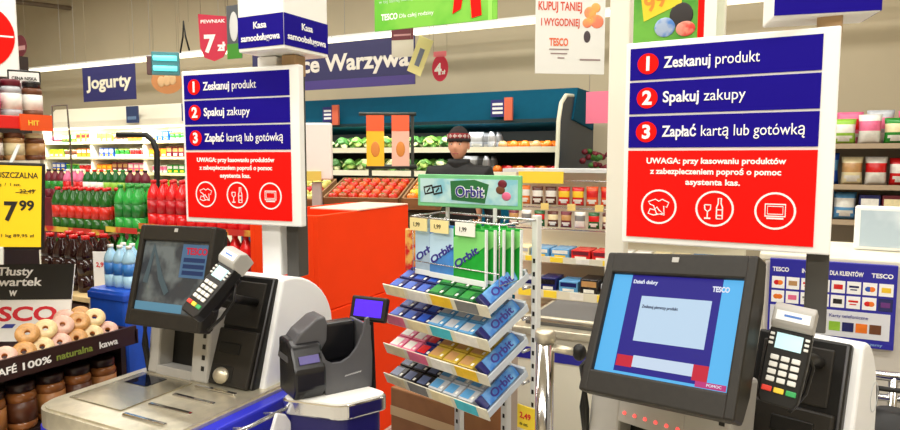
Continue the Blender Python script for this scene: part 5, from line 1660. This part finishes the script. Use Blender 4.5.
t, w_, h_ = hang('hanging_card', 'maroon and cream hanging card in front of the lamp above the produce sign', 5.7, 392, 28, 413, 56, yaw=rad(10), th=0.006, mat=M('card_cream', (214, 206, 190), 0.5))
b = B(); b.box2((-w_ * .5, -0.003, 0.02), (w_ * .5, 0, h_ * .5), M('card_maroon', (104, 34, 44), 0.5)); b.done('maroon_band', t)
b = B(); b.box2((-w_ * .4, -0.004, h_ * .2), (w_ * .4, -0.003, h_ * .26), M('card_rose', (190, 140, 140), 0.5)); b.done('printed_line', t)
t, w_, h_ = hang('hanging_card', 'yellowish tilted hanging card beside the maroon card', 5.6, 409, 38, 431, 74, th=0.006, mat=None)
b = B(); b.mx = Matrix.Rotation(rad(24), 4, 'Y'); b.box2((-w_ * .34, 0, -h_ * .5), (w_ * .34, 0.006, h_ * .5), M('card_straw', (232, 220, 150), 0.5), 0.002); b.done('board', t)
b = B(); b.mx = Matrix.Rotation(rad(24), 4, 'Y'); b.box2((-w_ * .1, -0.003, -h_ * .28), (w_ * .12, 0, h_ * .2), M('card_ink', (110, 116, 140), 0.5)); b.done('printed_block', t)
t, w_, h_ = hang('hanging_sign', 'oval orange hanging sign with bread picture under the cyan lamp', 5.3, 153, 70, 181, 93, yaw=rad(42), th=0.01, mat=None)
b = B(); b.prism([(w_ * .5 * math.cos(a * PI / 14), h_ * .5 * math.sin(a * PI / 14)) for a in range(28)], 0, 0.01, M('oval_orange', (208, 140, 84), 0.5), 'y'); b.done('oval_board', t)
b = B()
for k in range(3):
    b.blob((-w_ * .18 + k * w_ * .18, -0.002, -h_ * .02 + k * h_ * .05), (w_ * .13, 0.004, h_ * .22), M('bread_pic', (232, 190, 140), 0.5), 10, 7)
b.done('bread_picture', t)
t, w_, h_ = hang('insect_lamp', 'hanging insect lamp with two glowing cyan tubes', 5.0, 153, 53, 178, 74, yaw=rad(42), th=0.06, mat=None, cat='lamp')
b = B(); b.box2((-w_ / 2, 0.0, -h_ / 2), (w_ / 2, 0.06, h_ / 2), M('lamp_grey', (70, 130, 136), 0.4), 0.008); b.done('casing', t)
b = B(); b.box2((-w_ / 2 - 0.05, 0.0, -h_ * .5), (-w_ / 2, 0.06, h_ * .3), M('lamp_end', (90, 60, 60), 0.5), 0.008); b.done('end_cap', t)
for z_ in (-0.22, 0.22):
    b = B(); b.tube([(-w_ * .42, -0.014, h_ * z_), (w_ * .42, -0.014, h_ * z_)], h_ * .11, M('cyan_tube', (110, 240, 240), 0.4, emit=1.1)); b.done('tube', t)
t, w_, h_ = hang('hanging_card', 'small maroon round hanging card near the topper sign', 5.5, 13, 36, 27, 56, th=0.006, mat=None)
b = B(); b.prism([(w_ * .5 * math.cos(a * PI / 12), h_ * .5 * math.sin(a * PI / 12)) for a in range(24)], 0, 0.006, M('card_maroon'), 'y'); b.done('disc', t)
b = B(); b.box2((-w_ * .4, -0.003, -h_ * .2), (w_ * .4, 0, 0.0), M('card_rose')); b.done('white_band', t)
t, w_, h_ = hang('sign_clamp', 'black dangling sign clamp beside the insect lamp', 5.0, 178, 22, 190, 52, th=0.01, mat=None, cat='clamp')
b = B(); b.tube([(-w_ * .4, 0, -h_ * .5), (-w_ * .1, 0, 0), (0, 0, h_ * .5), (w_ * .15, 0, 0), (w_ * .45, 0, -h_ * .45)], 0.009, BLACKP); b.done('jaw', t)
# long row of lamps along the back wall
LZ = 3.2
xs = [-13.4 + 1.95 * k for k in range(9)]
for k in range(8):
    x0, x1 = xs[k] + 0.005, xs[k + 1] - 0.005
    t = thing('fluorescent_lamp', f'fluorescent batten lamp, {ordinal(7 - k)} from near end of the hanging lamp row', 'lamp', ((x0 + x1) / 2, 7.43, LZ), 0, 'lamps of the hanging row')
    hw = (x1 - x0) / 2
    b = B(); b.box2((-hw, -0.035, -0.035), (hw, 0.035, 0.03), M('lamp_tube', (255, 248, 220), 0.5, emit=1.6), 0.012); b.done('tube', t)
    b = B(); b.box2((-hw, -0.03, 0.03), (hw, 0.03, 0.06), WHITE); b.done('batten', t)
    for x_ in (-hw * .8, hw * .8):
        b = B(); b.tube([(x_, 0, 0.06), (x_, 0, ZC - LZ)], 0.004, GREYP); b.done('hanger', t)
pa, pb = PZ(10, 1, 4.4), PZ(120, 14, 4.4)
t = thing('ceiling_track', 'dark ceiling track running back towards the wall above the yogurt sign', 'track', tuple((pa + pb) / 2))
m_ = (pa + pb) / 2
b = B(); b.tube([tuple(pa - m_), tuple(pb - m_)], 0.045, M('track_brown', (104, 88, 70), 0.5), n=6); b.done('channel', t)
for s_ in (0.2, 0.8):
    q = (pa - m_) * (1 - s_) + (pb - m_) * s_
    b = B(); b.tube([tuple(q), (q.x, q.y, ZC - 4.4)], 0.006, GREYP); b.done('hanger', t)
# gooseneck pole and empty sign hoop among the drinks
pts = [PD(x_, y_, 5.35) for x_, y_ in ((117, 135), (146, 135), (153, 141), (157, 152), (157, 186))]
g0 = Vector((pts[-1].x, pts[-1].y, 0))
t = thing('sign_pole', 'black gooseneck sign pole standing in front of the dairy fridge', 'pole', tuple(g0))
b = B(); b.tube([tuple(p_ - g0) for p_ in pts] + [(0, 0, 0.0)], 0.024, BLACKP); b.done('pole_tube', t)
b = B(); b.lathe([(0.16, 0), (0.16, 0.015), (0.03, 0.03)], BLACKP, n=20); b.done('foot', t)
pts = [PD(x_, y_, 5.6) for x_, y_ in ((70, 141), (67, 105), (52, 106))]
g0 = Vector((pts[0].x, pts[0].y, 0))
t = thing('sign_hoop', 'thin empty black sign frame on a pole behind the coffee stand', 'sign frame', tuple(g0))
b = B(); b.tube([(0, 0, 0)] + [tuple(p_ - g0) for p_ in pts] + [tuple(PD(53, 141, 5.6) - g0), tuple(pts[0] - g0)], 0.008, M('hoop_brown', (84, 70, 58), 0.5)); b.done('frame_tube', t)
b = B(); b.lathe([(0.12, 0), (0.12, 0.012), (0.02, 0.02)], BLACKP, n=20); b.done('foot', t)

# ================================================================== THE MAN by the vegetables
def skinmesh(name, joints, edges, root, sub=2):
    me = bpy.data.meshes.new(name)
    me.from_pydata([j[:3] for j in joints], edges, [])
    o = bpy.data.objects.new(name, me)
    C.objects.link(o)
    sk = o.modifiers.new('skin', 'SKIN')
    for v, j in zip(me.skin_vertices[0].data, joints):
        v.radius = (j[3], j[4] if len(j) > 4 else j[3])
    me.skin_vertices[0].data[root].use_root = True
    sb = o.modifiers.new('sub', 'SUBSURF')
    sb.levels = sub
    sb.render_levels = sub
    bpy.context.view_layer.update()
    out = bpy.data.meshes.new_from_object(o.evaluated_get(bpy.context.evaluated_depsgraph_get()))
    bpy.data.objects.remove(o)
    for p in out.polygons:
        p.use_smooth = True
    return out


mp = PD(459, 150, 5.0)
man = thing('person', 'man in black jacket and striped knitted cap standing before the vegetables', 'person', (mp.x, mp.y, 0), rad(10))
SKIN = M('skin', (226, 166, 136), 0.55, noise=0.06, scale=20)
JK = M('jacket_black', (14, 14, 16), 0.7, noise=0.2, scale=20)
TR = M('trousers_dark', (34, 38, 54), 0.8)
# body: legs, pelvis, trunk, neck, arms, as one skin (x right as seen from the front, front towards -y)
J = [(0, 0, 0.98, .15, .11), (0, 0, 1.2, .16, .11), (0, 0.01, 1.4, .18, .115), (0, 0.01, 1.5, .07, .065), (0, 0, 1.58, .058, .06),
     (.1, 0, .9, .09), (.11, -.01, .5, .06), (.11, .02, .09, .042), (.115, -.11, .04, .04, .03),
     (-.1, 0, .9, .09), (-.11, -.01, .5, .06), (-.11, .02, .09, .042), (-.115, -.11, .04, .04, .03),
     (.21, .01, 1.42, .065), (.26, .02, 1.14, .047), (.23, -.12, .92, .035), (.22, -.16, .84, .03),
     (-.21, .01, 1.42, .065), (-.26, .02, 1.14, .047), (-.23, -.12, .92, .035), (-.22, -.16, .84, .03)]
ED = [(0, 1), (1, 2), (2, 3), (3, 4), (0, 5), (5, 6), (6, 7), (7, 8), (0, 9), (9, 10), (10, 11), (11, 12), (2, 13), (13, 14), (14, 15), (15, 16), (2, 17), (17, 18), (18, 19), (19, 20)]
bme = skinmesh('body', J, ED, 0)
# head joined into the same mesh
hb = bmesh.new()
hb.from_mesh(bme)
bmesh.ops.delete(hb, geom=[], context='VERTS')
hd = bmesh.new()
bmesh.ops.create_uvsphere(hd, u_segments=28, v_segments=20, radius=1)
for v in hd.verts:
    x, y, z = v.co
    X, Y, Zz = x * .076, y * .095, z * .12
    if z < 0:
        k = 1 - 0.34 * (-z) ** 1.5
        X *= k
        Y = Y * (1 - 0.2 * (-z)) - 0.014 * (-z)
    f = max(0.0, -y)
    # nose, brow, lips, chin, eye hollows
    Y -= 0.030 * math.exp(-((x / .17) ** 2) - (((z + .2) / .16) ** 2)) * (f > .5)
    Y -= 0.010 * math.exp(-((x / .12) ** 2) - (((z - .02) / .2) ** 2)) * (f > .5)
    Y -= 0.007 * math.exp(-((x / .3) ** 2) - (((z + .55) / .08) ** 2)) * (f > .3)
    Y -= 0.008 * math.exp(-((x / .3) ** 2) - (((z + .85) / .14) ** 2))
    for s_ in (-1, 1):
        Y += 0.012 * math.exp(-(((x - s_ * .42) / .16) ** 2) - (((z - .06) / .1) ** 2)) * (f > .3)
        X += s_ * 0.014 * math.exp(-((y / .18) ** 2) - (((z + .08) / .22) ** 2)) * (abs(x) > .85)
    v.co = (X, Y - 0.012, Zz + 1.69)
hm = bpy.data.meshes.new('head')
hd.to_mesh(hm)
hd.free()
hb.from_mesh(hm)
for s_ in (-1, 1):
    # hands: palm and five tapering fingers
    for q, (dx, ln) in enumerate(((-.03, .05), (-.014, .075), (0.0, .082), (.014, .076), (.028, .06))):
        fj = [(s_ * .22 + dx * .6, -.165, .83, .011), (s_ * .22 + dx, -.175, .80 if q else .82, .0095), (s_ * .22 + dx * (1.7 if q == 0 else 1.05), -.185, .80 - ln * .5, .0085), (s_ * .22 + dx * (1.8 if q == 0 else 1.0), -.18, .80 - ln, .007)]
        fm = skinmesh('finger', fj, [(0, 1), (1, 2), (2, 3)], 0, 1)
        hb.from_mesh(fm)
for f in hb.faces:
    f.smooth = True
body = bpy.data.meshes.new('body')
hb.to_mesh(body)
hb.free()
body.materials.append(SKIN)
o = bpy.data.objects.new('body', body); C.objects.link(o); o.parent = man
# jacket, trousers, shoes
JJ = [(0, 0, 0.9, .19, .14), (0, 0, 1.1, .185, .14), (0, 0.01, 1.3, .2, .145), (0, 0.015, 1.46, .17, .12), (0, 0.015, 1.53, .11, .1), (0, 0.01, 1.585, .085, .088),
      (.2, .01, 1.465, .095), (.275, .02, 1.14, .066), (.24, -.12, .93, .05),
      (-.2, .01, 1.465, .095), (-.275, .02, 1.14, .066), (-.24, -.12, .93, .05)]
jm = skinmesh('jacket', JJ, [(0, 1), (1, 2), (2, 3), (3, 4), (4, 5), (3, 6), (6, 7), (7, 8), (3, 9), (9, 10), (10, 11)], 0)
jm.materials.clear(); jm.materials.append(JK)
o = bpy.data.objects.new('jacket', jm); C.objects.link(o); o.parent = man
tm = skinmesh('trousers', [(0, 0, .98, .165, .13), (.1, 0, .86, .105), (.112, -.01, .5, .078), (.112, .02, .12, .062), (-.1, 0, .86, .105), (-.112, -.01, .5, .078), (-.112, .02, .12, .062)], [(0, 1), (1, 2), (2, 3), (0, 4), (4, 5), (5, 6)], 0)
tm.materials.clear(); tm.materials.append(TR)
o = bpy.data.objects.new('trousers', tm); C.objects.link(o); o.parent = man
for s_ in (-1, 1):
    b = B(); b.blob((s_ * .113, -.06, .045), (.052, .14, .046), BLACKP, 16, 10); b.done('shoe', man)
# knitted cap with stripes, eyes, brows, mouth
b = B()
CAPD, CAPR, CAPW = M('cap_dark', (34, 26, 28), 0.9, noise=0.3, scale=90), M('cap_red', (150, 40, 44), 0.9, noise=0.3, scale=90), M('cap_white', (206, 190, 184), 0.9, noise=0.2, scale=90)
def ring(z): return math.sqrt(max(0.0, 1 - ((z - 1.72) / .118) ** 2))
zs = [1.722, 1.735, 1.75, 1.765, 1.78, 1.8, 1.82, 1.832, 1.839]
cols = [CAPD, CAPR, CAPW, CAPR, CAPD, CAPD, CAPD, CAPD]
for k in range(8):
    b.lathe([(max(.004, ring(zs[k])) * .088, zs[k]), (max(.004, ring(zs[k + 1])) * .088, zs[k + 1])], cols[k], n=28, cap=False, mx=Matrix.Translation((0, -.008, 0)) @ Matrix.Diagonal((0.98, 1.2, 1, 1)))
for k in range(28):
    a = 2 * PI * k / 28
    b.box((0.09 * math.cos(a) * .97, -.008 + 0.09 * math.sin(a) * 1.2, 1.757), (.007, .007, .03), CAPW if k % 2 else CAPR, 0.002)
b.lathe([(.09, 1.715), (.094, 1.722), (.092, 1.738), (.087, 1.74)], CAPD, n=28, cap=False, mx=Matrix.Translation((0, -.008, 0)) @ Matrix.Diagonal((0.98, 1.2, 1, 1)))
b.done('knitted_cap', man, 'dark knitted cap with red and white stripes')
for s_ in (-1, 1):
    b = B(); b.blob((s_ * .031, -.086, 1.697), (.0125, .008, .0075), M('eye_white', (236, 230, 224), 0.3), 10, 7); b.blob((s_ * .031, -.0935, 1.697), (.005, .002, .005), M('eye_dark', (40, 28, 22), 0.2), 8, 6); b.done('eye', man)
    b = B(); b.tube([(s_ * .048, -.088, 1.712), (s_ * .03, -.1, 1.717), (s_ * .014, -.102, 1.713)], .0035, M('brow', (60, 40, 30), 0.8)); b.done('eyebrow', man)
    b = B(); b.blob((s_ * .078, .0, 1.685), (.008, .018, .03), SKIN, 10, 8); b.done('ear', man)
b = B(); b.tube([(-.022, -.093, 1.625), (0, -.1, 1.627), (.022, -.093, 1.625)], .004, M('lips', (176, 96, 90), 0.5)); b.done('mouth', man)
b = B(); b.lathe([(.082, 1.51), (.088, 1.55), (.084, 1.585), (.076, 1.58)], JK, n=22, cap=False); b.done('collar', man)
